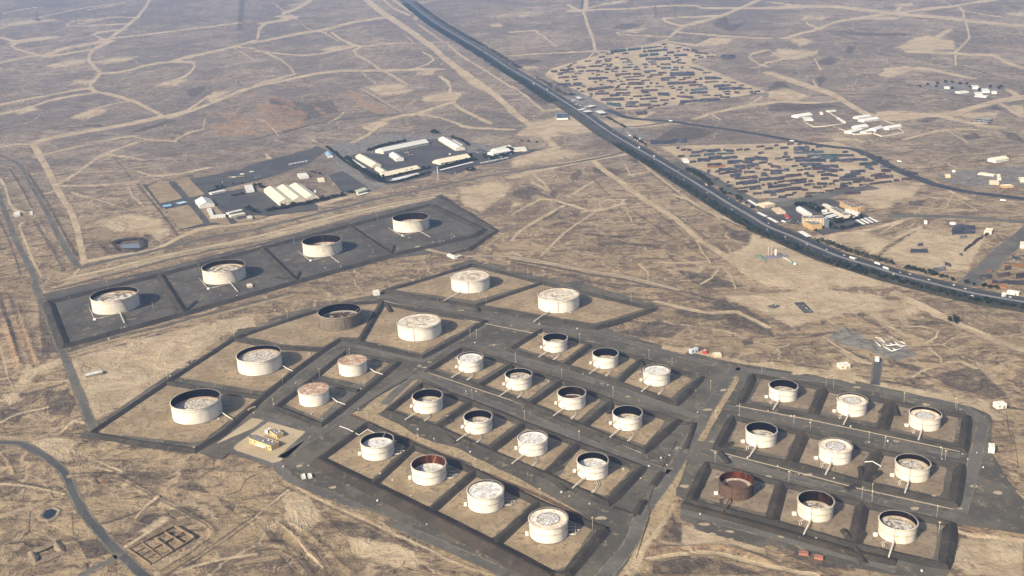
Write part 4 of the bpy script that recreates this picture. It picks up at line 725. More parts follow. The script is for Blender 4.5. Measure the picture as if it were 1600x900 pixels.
TANKS = [('N1','cream','brown','rings',.30,'wide cream tank with ringed rusty roof in the dark gravel compound, nearest the west road',GN),
('N2','cream','brown','rings',.34,'wide cream tank with ringed roof, second from the west road in the dark gravel compound',GN),
('N3','cream','brown','rings',.62,'wide deep-roofed cream tank, third from the west road in the dark gravel compound',GN),
('N4','cream','brown','mottled',.62,'wide deep-roofed cream tank at the pointed end of the dark gravel compound',GN),
('W1','white','dark','mottled',.50,'large white tank with deep mottled roof, closest to the ochre control building',GW),
('W2','white','dark','mottled',.26,'large white tank with slightly lowered mottled roof, between soiled grey tank and deep mottled one',GW),
('W3','grey','dark','oil',.55,'soiled grey tank holding a dark oily roof, the only grey shell',GW),
('W4','white','dark','pale',.05,'large white tank with full blotchy ringed roof, beside the soiled grey tank',GW),
('W5','white','dark','pale',.04,'large white tank with full pale roof, closest to the dark northern compound',GW),
('W6','white','dark','pale',.06,'large white full tank with broad white roof edge, at the corner by the scrub triangle',GW),
('M1','white','dark','rusty',.02,'small white tank topped by a rust orange roof, right beside the control building',GW),
('M2','white','dark','rusty',.02,'small white tank topped by a rust brown roof, behind its more orange twin',GW),
('C1','white','dark','worn',.58,'white tank with dark deep interior at the inner end of the far three-tank row',GC),
('C2','white','dark','worn',.64,'white tank with dark deep interior in the middle of the far three-tank row',GC),
('C3','white','dark','spots',.10,'white full tank with brown flecked roof at the outer end of the far three-tank row',GC),
('C4','white','dark','spots',.12,'white full tank with black curved roof marks, first in row behind the middle lane',GC),
('C5','white','dark','worn',.34,'white tank with half-lowered streaked roof, second in the four-tank row behind the middle lane',GC),
('C6','white','brown','oil',.62,'white tank with brown oily roof deep inside and a rusty patch on its far wall',GC),
('C7','white','dark','worn',.62,'white deep-roofed tank at the end of its row beside the triangular gravel yard',GC),
('C8','white','dark','worn',.58,'white deep tank with stained pale roof, first in row beside the sandy trench',GC),
('C9','white','dark','worn',.54,'white deep tank with swirled grey roof, second in row beside the sandy trench',GC),
('C10','white','dark','spots',.08,'white full tank with rust-flecked roof, third in row beside the sandy trench',GC),
('C11','white','dark','spots',.44,'white half-empty tank with radial dark strokes, last in row beside the sandy trench',GC),
('C12','white','dark','spots',.36,'white tank with black marks splashed on its lowered roof, first of the front row',GC),
('C13','white','red','spots',.58,'white tank whose inner wall is red with rust, second of the front row',GC),
('C14','white','dark','spots',.08,'white full tank with brown star of roof stains, third of the front row',GC),
('C15','white','dark','core',.05,'white full tank with round stained roof centre, last of the front row',GC),
('R1','white','dark','worn',.58,'white deep tank nearest the gravel crossroads in the far right-hand row',GR),
('R2','white','dark','core',.10,'white full tank with swirled grey roof centre, middle of the far right-hand row',GR),
('R3','cream','brown','core',.22,'cream tank with rusty roof edge and white centre, outer end of the far right-hand row',GR),
('R4','white','dark','worn',.62,'white deep tank with pale half-moon on its roof, first of the middle right-hand row',GR),
('R5','white','dark','core',.05,'white full tank with ringed white roof centre, middle of the middle right-hand row',GR),
('R6','cream','brown','worn',.36,'cream tank with radiating dark marks on lowered roof, outer end of middle right-hand row',GR),
('R7','rust','red','sludge',.50,'brown rusted ribbed tank, the only one without paint',GR),
('R8','cream','brown','worn',.72,'cream tank with yellow brown roof deep inside, beside the brown rusted tank',GR),
('R9','cream','brown','worn',.36,'cream tank with bluish white roof, outer end of the nearest right-hand row',GR)]
for a in TANKS: make_tank(*a)
# ------------------------------------------------------------------ long stacks of scrap and stores in the two roadside yards
STACKCOL = {'b': ((.050, .058, .082), (.085, .085, .10), 'blue-grey'), 'p': ((.072, .052, .060), (.115, .085, .085), 'purple-brown'), 'd': ((.045, .042, .048), (.085, .075, .07), 'near-black'),
            't': ((.050, .092, .100), (.085, .125, .125), 'teal'), 'o': ((.40, .19, .08), (.30, .14, .07), 'orange'), 'g': ((.16, .16, .17), (.22, .21, .2), 'light grey')}
def stack_mat(k):
    c1, c2, n = STACKCOL[k]; c1 = tuple(x * .72 for x in c1); c2 = tuple(x * .78 for x in c2); t = NT('stacked_stores_' + n.replace('-', '_'), .8, .2); p = t.pos()
    vo = t.n('ShaderNodeTexVoronoi', feature='F1'); t.put(vo.inputs['Vector'], t.vmul(p, (1, 1.6, 1))); vo.inputs['Scale'].default_value = .10
    sep = t.n('ShaderNodeSeparateColor'); t.t.links.new(vo.outputs['Color'], sep.inputs[0]); a = t.noise(p, .03, 4, .6)
    col = t.mix(sep.outputs[0], c1, c2); col = t.mix(t.math('MULTIPLY', t.step(sep.outputs[1], .86, .9), .55), col, (.24, .22, .2)); col = t.mix(t.step(a, .5, .65), col, tuple(x * .75 for x in c1))
    return t.done(col, sep.outputs[2], .8, .5)
SM = {k: stack_mat(k) for k in STACKCOL}
YN = ['''z860,60:750,170,1390,90,30,t 1160,165,1460,140,25,b 1110,215,1350,190,35,t 1190,258,1500,250,32,b 1460,180,1540,172,20,b 900,297,1020,297,14,t 805,238,850,236,16,b 1150,325,1210,325,18,d 1255,320,1325,322,18,d 1380,320,1500,322,24,p 1510,294,1600,290,14,b
10,410,80,412,24,d 120,395,230,400,28,d 100,435,295,415,16,p 215,380,290,385,22,d 325,365,440,365,22,p 350,410,610,398,18,b 480,350,640,345,20,b 640,325,720,325,16,d 700,348,760,345,16,p 575,415,660,415,18,p 685,385,745,385,22,d 300,440,390,440,12,b 100,490,330,475,22,p 510,443,545,443,8,d 755,413,840,415,12,p 900,363,1020,360,18,t 1035,390,1115,385,14,b 1170,410,1320,405,16,b 1180,430,1240,428,10,b 1345,430,1450,430,18,p 1240,458,1400,455,16,p 440,505,720,490,28,b 810,450,1130,442,22,p 910,490,1180,468,12,p 945,520,1110,512,16,p 540,545,580,545,14,d 610,525,640,523,8,d 700,530,820,535,14,p 740,550,780,555,10,p 830,510,860,512,10,d 865,537,900,540,12,d 970,555,1170,552,20,p 960,578,1170,575,12,p 80,575,385,560,26,b 160,600,390,583,14,b 460,640,790,600,34,p 390,600,440,602,18,p 1040,620,1160,615,18,b 1240,555,1270,560,22,p 1310,605,1420,603,10,p 800,645,960,640,18,p 1130,655,1340,640,24,p 220,658,330,658,12,d 490,695,730,685,26,p 740,715,870,705,26,b 815,685,1000,680,20,p 900,712,990,710,10,p 1030,725,1150,722,16,p 1120,760,1330,748,22,p 1340,690,1480,700,40,b 1380,500,1570,488,20,b 1380,522,1480,520,16,b 1460,560,1600,555,34,b 630,765,910,755,34,p 700,815,870,835,40,t 950,800,1100,795,16,b 935,850,1100,850,18,p 940,825,1060,820,14,b 1110,835,1250,830,30,p 1240,790,1330,788,16,t 1370,775,1480,772,14,p 1270,845,1370,838,16,p 1390,835,1440,833,10,p 1420,812,1470,815,14,d 820,880,920,880,14,d''',
'''z1030,60:0,145,100,135,22,b 95,175,185,172,20,b 300,130,480,160,30,b 450,175,610,190,24,p 180,210,350,205,26,b 155,295,330,315,14,p 20,372,300,360,24,t 130,440,470,435,56,b 370,350,560,410,20,b 545,435,650,425,12,b 500,500,740,490,34,b 570,550,740,535,12,p 110,565,460,545,30,p 370,585,540,578,22,p 680,600,890,580,30,b 490,610,590,607,12,b 320,650,600,630,24,t 380,680,600,670,28,b 740,630,1050,620,34,b 1000,590,1060,588,8,p 1060,630,1160,628,10,p 880,552,960,556,12,p 800,545,850,547,10,p 735,498,780,500,14,p 220,720,420,740,26,p 260,795,760,755,30,b 540,708,640,712,12,p 760,735,880,735,14,d 940,670,1000,680,24,p 1130,664,1170,668,18,p 1190,665,1260,662,14,b 820,690,880,700,18,b 770,215,950,225,40,b''']
YS = ['''z1060,230:110,37,160,37,16,p 160,68,280,62,20,b 285,45,360,45,22,b 370,48,520,40,24,b 560,35,590,35,12,d 595,46,690,45,20,b 135,115,450,85,20,t 480,85,690,80,14,t 240,160,390,160,32,b 375,142,540,125,30,b 545,140,730,125,24,b 610,190,760,180,30,b 770,170,830,195,14,d 825,160,945,150,30,b 830,192,920,190,18,b 950,135,1110,150,30,b 360,225,530,215,24,d 370,252,580,240,12,o 500,285,830,262,24,b 700,238,830,236,16,b 850,240,1000,222,28,b 1005,200,1110,190,12,p 1120,212,1165,214,12,d 1150,240,1270,255,22,p 590,320,790,300,22,p 500,335,590,328,14,b 640,355,780,342,20,b 820,320,950,310,14,b 950,268,1020,272,10,p 1060,288,1140,285,12,p 1150,305,1380,285,24,b 1150,335,1290,325,12,b 1030,330,1090,328,16,b 700,395,980,375,24,p 660,372,760,368,14,b 720,455,980,420,24,b 800,465,1020,440,12,b 1000,405,1310,385,30,b 1290,370,1530,345,24,p 690,525,800,515,10,p 810,510,1020,488,14,p 1040,478,1080,475,10,p 1110,465,1165,462,12,d 1190,455,1230,452,12,d 1240,440,1600,400,14,p 890,525,1030,518,14,d 1120,500,1400,470,24,b 1400,455,1600,430,20,b 740,560,860,550,22,d 930,585,1040,575,14,d 1060,565,1320,545,28,b 1320,530,1530,515,28,p 1550,540,1600,535,12,p''',
'''z1240,220:0,90,190,85,22,b 0,118,190,114,12,b 0,150,370,140,24,t 170,188,555,185,22,t 560,188,750,185,16,b 0,215,215,213,16,p 310,215,560,214,20,t 20,247,560,246,30,b 565,238,920,236,22,b 560,264,740,262,8,p 75,296,350,294,20,b 110,318,610,314,18,b 820,290,1050,290,26,d 890,328,970,328,26,t 940,354,1000,358,12,b 225,348,400,347,22,p 410,338,560,335,16,p 365,370,550,370,18,b 420,388,540,386,12,p 565,368,620,368,14,b 340,428,480,425,18,d 465,432,550,440,16,d 640,430,830,412,18,b 710,392,890,376,20,b 570,462,780,445,16,b 490,505,880,465,22,p 740,518,840,505,20,b 800,492,950,482,10,p 870,508,1000,498,14,p 960,437,1140,414,20,p 1010,462,1240,446,26,p 1095,378,1210,376,22,d 1080,335,1150,340,22,g 835,165,980,180,24,d 980,212,1100,212,18,d 1110,255,1180,262,12,d 1420,390,1545,425,30,d 1320,370,1400,370,12,d 1350,485,1515,470,14,p 1250,500,1320,498,10,p 950,545,1220,508,10,p 820,560,930,556,8,p 580,545,720,538,22,d 390,632,500,624,8,p 510,610,750,590,10,p 150,665,380,650,8,p 160,435,250,445,16,d 130,555,260,545,16,d 290,540,420,538,18,d 440,540,510,545,16,d 240,585,350,590,14,d 100,615,175,618,12,d''']
SO = ['z1240,220:640,660,830,650,26,p','z1400,330:700,240,985,225,100,b 850,490,1000,380,34,d 960,400,1180,255,34,d 180,500,390,500,36,b 270,425,330,420,26,b 460,745,610,720,44,g 610,660,680,680,30,d 790,545,830,548,16,d 800,330,880,325,24,g','z1400,390:1150,275,1200,270,16,o 1050,345,1190,340,40,d 1270,330,1420,310,40,p 1350,215,1600,195,16,o 1360,240,1430,230,30,b 1450,110,1540,120,44,b 1200,410,1400,400,36,p 1400,415,1600,420,40,d 1500,340,1600,320,50,p 1150,440,1390,480,20,o','z900,150:760,215,880,205,40,p 930,580,1380,555,46,b']
def stacks(rows, yard, group, hgt=3.4):
    done = {}
    for blk in rows:
        fr, body = blk.split(':')
        for e in body.split():
            x0, y0, x1, y1, tk, c = e.split(','); x0, y0, x1, y1, tk = map(float, (x0, y0, x1, y1, tk))
            (a, b), (c1, d1) = PX(f'{fr}:{x0},{y0} {x1},{y1}'); k = 8
            pxh = hgt / mpp((a + c1) / 2, (b + d1) / 2); th = max(tk / k, .9) * (1.42 if 'nearer' in yard else 1.2) + .2
            lo = [np.array(U(u, v + th * .5)) for u, v in ((a, b), (c1, d1))]; hi = [np.array(U(u, v - th * .5 + min(pxh * .5, th * .25))) for u, v in ((a, b), (c1, d1))]
            n = max(3, int(np.linalg.norm(lo[1] - lo[0]) / 11)); P = []; J = [random.uniform(0, .55) * (random.random() < .6) for _ in range(n + 1)]; J2 = [random.uniform(0, .4) * (random.random() < .45) for _ in range(n + 1)]
            c0 = sum(lo + hi) / 4; zb = float(hz(c0[1])); mb = MB()
            for i in range(n):
                if n > 6 and random.random() < .07: continue
                f0, f1 = i / n, (i + 1) / n
                l0, l1 = lo[0] + (lo[1] - lo[0]) * f0, lo[0] + (lo[1] - lo[0]) * f1; h0, h1 = hi[0] + (hi[1] - hi[0]) * f0, hi[0] + (hi[1] - hi[0]) * f1
                s0, s1 = (J[i] * .5, J2[i] * .5) if n > 3 else (0, 0)
                q = [l0 + (h0 - l0) * s1 * .6, l1 + (h1 - l1) * s1 * .6, h1 + (l1 - h1) * s0, h0 + (l0 - h0) * s0]
                mb.prism([tuple(p - c0) for p in q], -.6, hgt * random.uniform(.7, 1.12))
            o = mb.obj('stacked_stores', SM[c], loc=(c0[0], c0[1], zb))
            L = np.linalg.norm(lo[1] - lo[0]); size = 'long' if L > 190 else ('short' if L < 75 else 'mid-length'); fat = 'wide' if th > 3.2 else 'narrow'
            tag(o, f'{size} {fat} {STACKCOL[c][2]} row of stacked stores {yard}', 'stacked stores', f'{size} {fat} {STACKCOL[c][2]} rows {yard}')
def infill(rows, poly, n, lmin, lmax):
    occ = []
    for blk in rows:
        fr, body = blk.split(':')
        for e in body.split():
            x0, y0, x1, y1, tk, c = e.split(','); (a, b), (c1, d1) = PX(f'{fr}:{x0},{y0} {x1},{y1}'); occ.append((min(a, c1), (b + d1) / 2, max(a, c1), float(tk) / 8 + abs(b - d1) * .5))
    out = []; r = random.Random(11); lo, hi = poly.min(0), poly.max(0); tries = 0
    while len(out) < n and tries < 9000:
        tries += 1; u, v = r.uniform(lo[0], hi[0]), r.uniform(lo[1], hi[1]); L = r.uniform(lmin, lmax); t = r.uniform(1.2, 2.0); q = np.array([[u - L / 2 - 2, v], [u + L / 2 + 2, v - 1], [u, v]])
        if not inside(q[:, 0], q[:, 1], poly).all(): continue
        if any(u - L / 2 < o[2] + 1.6 and u + L / 2 > o[0] - 1.6 and abs(v - o[1]) < (t + o[3]) * .5 + .8 for o in occ): continue
        occ.append((u - L / 2, v, u + L / 2, t)); out.append(f"{(u - L / 2):.1f},{v + .5:.1f},{(u + L / 2):.1f},{v - .5:.1f},{t * 8:.1f},{r.choice('bbppdt' if r.random() < .8 else 'd')}")
    return rows + ['p:' + ' '.join(out)]
YN = infill(YN, YARD, 70, 4, 14); YS = infill(YS, YARD2, 50, 4, 13)
stacks(YN, 'in the far yard behind the checkpoint', 'far')
stacks(YS, 'in the nearer yard by the highway', 'near')
stacks(SO, 'on open sand outside the yards', 'loose')
# ------------------------------------------------------------------ buildings
CW = paint('cream_cladding', (.70, .63, .50), .1, .6, amt=.15); WW = paint('white_cladding', (.70, .68, .63), .08, .5, amt=.12); BW = paint('beige_render', (.58, .46, .32), .12, .85, amt=.2)
OW = paint('ochre_orange_render', (.54, .36, .17), .1, .85, amt=.15); GRF = paint('grey_flat_roof', (.20, .20, .20), .2, .9, amt=.2); LRF = paint('pale_sheet_roof', (.66, .65, .60), .1, .5, amt=.15); CRF = paint('cream_sheet_roof', (.74, .66, .49), .08, .5, amt=.12)
BRF = paint('light_blue_sheet_roof', (.22, .42, .62), .12, .5, amt=.15); GLS = paint('dark_window_glass', (.03, .035, .045), .2, .15, amt=.05); DOORM = paint('grey_door', (.22, .21, .2), .2, .6); BGL = paint('blue_grey_glazing', (.13, .165, .20), .2, .2, amt=.05)
DRF = paint('dark_panel_roof', (.05, .06, .085), .15, .4, amt=.1); REDM = paint('red_canvas', (.36, .06, .05), .15, .8); MAS = paint('grey_masonry', (.34, .29, .23), .15, .9); LBR = paint('pale_blue_sheet_roof', (.44, .58, .70), .1, .5)
def fit_rect(s, z):
    g = GX(s, z); c = g.mean(0); e = [g[1] - g[0], g[2] - g[1], g[2] - g[3], g[3] - g[0]]
    a = e[0] + e[2]; b = e[1] + e[3]; la, lb = np.linalg.norm(a) / 2, np.linalg.norm(b) / 2
    if la < lb: a, b, la, lb = b, -a, lb, la
    th = math.atan2(a[1], a[0]) if la > 1e-6 else 0
    perp = abs(np.dot(b, [-math.sin(th), math.cos(th)])) / 2
    return c, max(la, 2), max(perp, 1.2), th
def building(name, label, s, h, roof='flat', wall=CW, rf=LRF, win=True, group=None, cat='building', bays=1, floors=1, minw=0):
    c, L, W, th = fit_rect(s, h); W = max(W, minw)
    if roof == 'bays': L, W, th = W, L, th + math.pi / 2
    t = thing(name, (c[0], c[1], float(hz(c[1])) + .2), label, cat, th, group); l, w = L / 2, W / 2
    pitch = W / bays * (.2 if roof == 'gable' else .1)
    m = MB()
    if roof in ('gable', 'bays'):
        along_x = roof == 'gable'
        if roof == 'gable':
            m.add([(-l, -w, -.3), (l, -w, -.3), (l, w, -.3), (-l, w, -.3), (-l, -w, h), (l, -w, h), (l, w, h), (-l, w, h), (-l, 0, h + pitch), (l, 0, h + pitch)], [(0, 1, 5, 4), (2, 3, 7, 6), (1, 2, 6, 9, 5), (3, 0, 4, 8, 7)])
            m.obj('wall', wall, t); r = MB(); o = .6; k = pitch * o / w
            for y, z in ((-w - o, h - k), (w + o, h - k)): r.add([(-l - o, y, z + .1), (l + o, y, z + .1), (l + o, 0, h + pitch + .1), (-l - o, 0, h + pitch + .1), (-l - o, y, z + .3), (l + o, y, z + .3), (l + o, 0, h + pitch + .3), (-l - o, 0, h + pitch + .3)], [(0, 1, 2, 3)[::1 if y > 0 else -1], (4, 5, 6, 7)[::1 if y < 0 else -1], (0, 1, 5, 4), (1, 2, 6, 5), (3, 0, 4, 7)])
            r.obj('roof', rf, t)
            for f in (-.3, .05, .38): MB().box(f * L - .8, f * L + .8, -.7, .7, h + pitch - .2, h + pitch + .9).obj('roof_vent', GRF, t)
        else:
            bw = L / bays; pk = bw * .19; pr = [(-l, h)]
            for i in range(bays): pr += [(-l + bw * (i + .5), h + pk), (-l + bw * (i + 1), h)]
            n = len(pr); v = [(x, -w, z) for x, z in pr] + [(x, w, z) for x, z in pr] + [(-l, -w, -.3), (l, -w, -.3), (l, w, -.3), (-l, w, -.3)]; b0 = 2 * n
            m.add(v, [tuple([b0, b0 + 1] + list(range(n - 1, -1, -1))), tuple([b0 + 2, b0 + 3] + list(range(n, 2 * n))), (b0 + 1, b0 + 2, 2 * n - 1, n - 1), (b0 + 3, b0, 0, n)]); m.obj('wall', wall, t)
            for i in range(bays):
                r = MB(); a = i * 2
                for j in (a, a + 1): (x0, z0), (x1, z1) = pr[j], pr[j + 1]; r.add([(x0, -w - .5, z0 + .15), (x1, -w - .5, z1 + .15), (x1, w + .5, z1 + .15), (x0, w + .5, z0 + .15)], [(0, 1, 2, 3)])
                r.obj('roof', rf, t)
    elif roof == 'canopy':
        r = MB(); r.add([(-l, -w, h - .25), (l, -w, h - .25), (l, w, h + .25), (-l, w, h + .25), (-l, -w, h - .45), (l, -w, h - .45), (l, w, h + .05), (-l, w, h + .05)], [(0, 1, 2, 3), (4, 7, 6, 5), (0, 4, 5, 1), (1, 5, 6, 2), (2, 6, 7, 3), (3, 7, 4, 0)]); r.obj('roof', rf, t)
        n = max(2, min(12, int(L / 8)))
        for i in range(n):
            x = -l + .5 + (L - 1) * i / (n - 1)
            MB().box(x - .12, x + .12, w * .6 - .12, w * .6 + .12, -.3, h).obj('post', DOORM, t)
    else:
        m.box(-l, l, -w, w, -.3, h); m.obj('wall', wall, t)
        r = MB(); r.box(-l + .35, l - .35, -w + .35, w - .35, h - .1, h + .12)
        r.obj('roof', rf, t); q = MB()
        for x0, x1, y0, y1 in ((-l - .05, l + .05, -w - .05, -w + .3), (-l - .05, l + .05, w - .3, w + .05), (-l - .05, -l + .3, -w + .3, w - .3), (l - .3, l + .05, -w + .3, w - .3)): q.box(x0, x1, y0, y1, h + .003, h + .6)
        q.obj('parapet', wall, t)
        if L > 9 and W > 6:
            for _ in range(3): x, y = random.uniform(-l * .7, l * .7), random.uniform(-w * .6, w * .6); MB().box(x - .9, x + .9, y - .7, y + .7, h + .12, h + 1.4).obj('roof_unit', LRF, t)
    if win and roof != 'canopy':
        n = max(2, min(10, int(L / 7)))
        for sgn in (-1, 1):
            for fl in range(floors):
                z0 = h / floors * fl
                for i in range(n):
                    x = -l + L * (i + .5) / n; y = sgn * w
                    if fl == 0 and i == n // 2 and sgn < 0: MB().box(x - 1.5, x + 1.5, y - .08, y + .08, 0, min(3.6, h * .7)).obj('door', DOORM, t)
                    else: MB().box(x - 1.1, x + 1.1, y - .06, y + .06, z0 + h / floors * .42, z0 + h / floors * .74).obj('window', GLS, t)
    return t
G3 = 'car shades of the administration site'; G4 = 'sheds of the walled compounds'; G5 = 'long narrow sunshades of the warehouse yards'
B = building
B('canopy', 'light blue sheet canopy nearest the perimeter fence of the empty plots', 'z220,250:275,570 370,545 390,570 285,595', 3, 'canopy', rf=BRF, cat='canopy')
B('canopy', 'paler blue sheet canopy at the crossing of the empty plots', 'z220,250:455,535 550,510 570,530 470,555', 3, 'canopy', rf=LBR, cat='canopy')
B('warehouse', 'white gabled warehouse beside the empty sand plots', 'z220,250:680,515 855,470 915,545 740,580', 7, 'gable', WW, LRF, cat='warehouse')
B('office', 'small white office behind the white gabled warehouse, narrow front', 'z220,250:825,610 872,600 905,665 855,680', 4, 'flat', WW, LRF)
B('office', 'long low white office in front of the narrow white office', 'z220,250:850,695 1055,680 1062,697 880,720', 3.5, 'flat', WW, LRF)
B('long_shed', 'long thin white shed at the back of the vehicle yard', 'z220,250:865,405 1045,370 1050,385 870,422', 4, 'flat', WW, WW, cat='shed', minw=5)
B('shed', 'square white shed with trees at its side', 'z220,250:1295,320 1385,308 1418,370 1320,388', 6, 'flat', WW, LRF, cat='shed')
B('shed', 'narrow white shed at the front of the vehicle yard, farther of two', 'z220,250:1080,655 1255,615 1262,630 1092,672', 4, 'flat', WW, LRF, cat='shed', minw=6)
B('shed', 'narrow cream shed at the front of the vehicle yard, nearer of two', 'z220,250:1110,690 1290,655 1300,672 1118,705', 4, 'flat', CW, CRF, cat='shed', minw=6)
B('hut', 'small grey hut by the big dark tree near the yard gate', 'z220,250:1320,705 1380,692 1398,725 1340,740', 4, 'flat', MAS, LRF, cat='hut')
B('warehouse', 'big cream warehouse with three gabled bays', 'z380,220:292,628 690,518 922,675 472,795', 10, 'bays', CW, CRF, cat='warehouse', bays=3)
B('shed', 'white shed behind the three-bay warehouse', 'z380,220:680,420 775,395 815,435 720,462', 6, 'flat', WW, WW, cat='shed')
B('shed', 'small cream shed right of the white one behind the three-bay warehouse', 'z380,220:925,470 1000,460 1020,490 945,510', 3.5, 'flat', CW, CRF, cat='shed')
B('shed', 'blue-roofed shed in the back corner of the dark yard', 'z380,220:1030,150 1090,140 1120,180 1060,200', 5, 'gable', WW, BRF, cat='shed')
B('canopy', 'long white sunshade along the road west of the barns', 'z380,220:1345,232 1368,228 1530,335 1510,343', 3, 'canopy', rf=WW, cat='canopy', minw=6)
B('shed', 'pale green-cream shed by the site gate junction', 'z380,220:1380,630 1500,590 1530,615 1410,655', 5, 'gable', CW, paint('pale_green_roof', (.58, .60, .46)), cat='shed')
B('canopy', 'short white sunshade in front of the pale green-cream shed', 'z380,220:1430,670 1555,640 1562,652 1440,685', 3, 'canopy', rf=WW, cat='canopy', minw=5)
B('warehouse', 'very long cream warehouse at the back of the square yard', 'z540,190:412,350 985,232 1000,268 428,385', 8, 'gable', CW, LRF, cat='warehouse')
B('warehouse', 'cream barn with dark roof bands on the west side of the square yard', 'z540,190:145,445 210,412 440,532 335,562', 6, 'gable', CW, CRF, cat='warehouse')
B('warehouse', 'stubby white warehouse standing alone inside the square yard', 'z540,190:545,408 635,392 720,452 640,475', 8, 'gable', WW, WW, cat='warehouse')
B('warehouse', 'pale grey roofed barn on the east side of the square yard', 'z540,190:1170,220 1258,193 1478,320 1390,350', 7, 'gable', CW, LRF, cat='warehouse')
B('warehouse', 'cream front shed right of the square yard gate', 'z540,190:1120,492 1500,418 1530,455 1150,530', 5, 'gable', CW, CRF, cat='warehouse')
B('warehouse', 'cream front shed left of the square yard gate', 'z540,190:440,652 868,562 905,590 470,690', 5, 'gable', CW, CRF, cat='warehouse')
B('shed', 'short cream shed joining the west barn and the left front shed', 'z540,190:375,592 430,570 530,622 445,642', 5, 'gable', CW, CRF, cat='shed')
B('canopy', 'longest white sunshade, before the left front shed', 'z540,190:530,742 1030,628 1040,640 540,755', 3, 'canopy', rf=WW, cat='canopy', minw=6)
B('canopy', 'white sunshade between the longest one and the left front shed', 'z540,190:580,715 905,640 912,650 588,726', 3, 'canopy', rf=WW, cat='canopy', minw=5)
B('canopy', 'white sunshade beside the west barn', 'z540,190:62,472 88,470 252,575 238,584', 3, 'canopy', rf=WW, cat='canopy', minw=6)
B('canopy', 'white sunshade before the right front shed', 'z540,190:1180,600 1590,500 1598,508 1190,610', 3, 'canopy', rf=WW, cat='canopy', minw=5)
B('canopy', 'white sunshade behind the pale grey roofed barn', 'z540,190:1330,228 1350,225 1470,295 1450,300', 3, 'canopy', rf=WW, cat='canopy', minw=5)
B('office', 'white gabled office, farther of the pair by the checkpoint track', 'z670,190:800,345 1000,302 1016,322 820,372', 5, 'gable', WW, LRF)
B('office', 'white gabled office with hedge, nearer of the pair by the checkpoint track', 'z670,190:745,385 985,345 995,368 790,412', 5, 'gable', WW, WW)
B('shed', 'low cream walled shed beyond the white office pair', 'z670,190:1020,332 1200,312 1215,345 1060,372', 4, 'flat', CW, LRF, cat='shed')
B('canopy', 'white sunshade in the hedge of the white office pair, western one', 'z670,190:745,455 910,432 913,440 750,465', 3, 'canopy', rf=WW, cat='canopy', minw=5)
B('canopy', 'white sunshade in the hedge of the white office pair, eastern one', 'z670,190:920,412 1030,396 1033,404 925,421', 3, 'canopy', rf=WW, cat='canopy', minw=5)
# administration site by the highway
B('shop', 'beige flat block by the side road junction', 'z1180,290:50,220 190,200 225,235 95,258', 6, 'flat', BW, CRF, floors=2)
B('canopy', 'long white roadside sunshade, western of two', 'z1180,290:20,335 42,330 150,380 130,393', 3.5, 'canopy', rf=WW, cat='canopy', minw=8)
B('canopy', 'long white roadside sunshade, eastern of two', 'z1180,290:150,400 172,396 292,455 262,465', 3.5, 'canopy', rf=WW, cat='canopy', minw=8)
B('hall', 'white vaulted hall beside the dark grove', 'z1180,290:520,288 582,266 700,345 640,362', 6, 'gable', WW, WW)
B('hall', 'light grey flat hall beyond the dark grove', 'z1180,290:755,262 812,248 890,300 848,316', 5, 'flat', WW, LRF)
B('hall', 'cream flat-roofed hall with long white side wall', 'z1180,290:945,282 990,266 1185,360 1120,385', 7, 'flat', CW, GRF)
B('hall', 'narrow cream hall behind the flat-roofed hall', 'z1180,290:845,236 880,226 970,270 940,288', 5, 'flat', CW, LRF)
B('hall', 'white hall between the orange long block and the cream hall', 'z1180,290:1130,298 1168,290 1320,345 1280,363', 5, 'flat', WW, WW)
B('office_block', 'long orange three-storey block with dark roof', 'z1180,290:1062,202 1130,190 1272,262 1232,290', 11, 'flat', OW, GRF, floors=3)
B('office_block', 'short orange block at the end of the long orange block', 'z1180,290:1288,262 1355,250 1372,262 1300,278', 10, 'flat', OW, GRF, floors=3)
B('office_block', 'grey-roofed upper block of the orange headquarters', 'z1180,290:596,382 850,372 852,418 592,412', 16, 'flat', BW, GRF, floors=4)
B('office_block', 'orange lower wing of the headquarters facing the highway', 'z1180,290:612,448 720,425 812,468 735,508', 11, 'flat', OW, GRF, floors=3)
B('office_block', 'blue-grey glazed wing of the headquarters', 'z1180,290:858,392 905,400 930,450 870,440', 15, 'flat', BGL, BGL, floors=4)
for i, (s, q) in enumerate((('840,352 945,325 960,337 860,362', 'first behind the headquarters'), ('878,382 985,350 1000,362 895,392', 'second behind the headquarters'), ('905,396 1015,362 1028,374 920,406', 'third behind the headquarters'), ('955,414 1055,383 1068,395 968,420', 'fourth behind the headquarters'), ('1070,425 1305,373 1312,385 1078,437', 'longest, beside the hedge'),
    ('1252,430 1280,424 1378,480 1352,488', 'first of the four on the east lot'), ('1308,420 1336,414 1432,468 1408,476', 'second of the four on the east lot'), ('1355,405 1378,400 1482,460 1458,466', 'third of the four on the east lot'), ('1408,395 1432,390 1540,450 1518,458', 'fourth of the four on the east lot'), ('535,575 590,563 702,630 648,645', 'broad one beside the highway trees'))):
    B('car_shade', f'white car shade of the administration site, {q}', 'z1180,290:' + s, 3, 'canopy', rf=WW, cat='car shade', group=G3, minw=5)
B('shed', 'roofless beige masonry shed on yellow ground', 'z1180,290:215,292 302,266 370,325 292,345', 4, 'flat', BW, BW, cat='shed')
B('tent', 'red canvas shelter on yellow ground', 'z1180,290:365,370 415,360 435,392 385,402', 3, 'gable', REDM, REDM, win=False, cat='tent')
B('shed', 'beige shed beside the roadside car park', 'z1050,240:1100,600 1235,600 1262,630 1130,650', 5, 'flat', BW, CRF, cat='shed') if 0 else None
B('canopy', 'white sunshade at the entrance of the nearer yard', 'z1060,230:865,662 885,658 1002,728 980,736', 3.5, 'canopy', rf=WW, cat='canopy', minw=7)
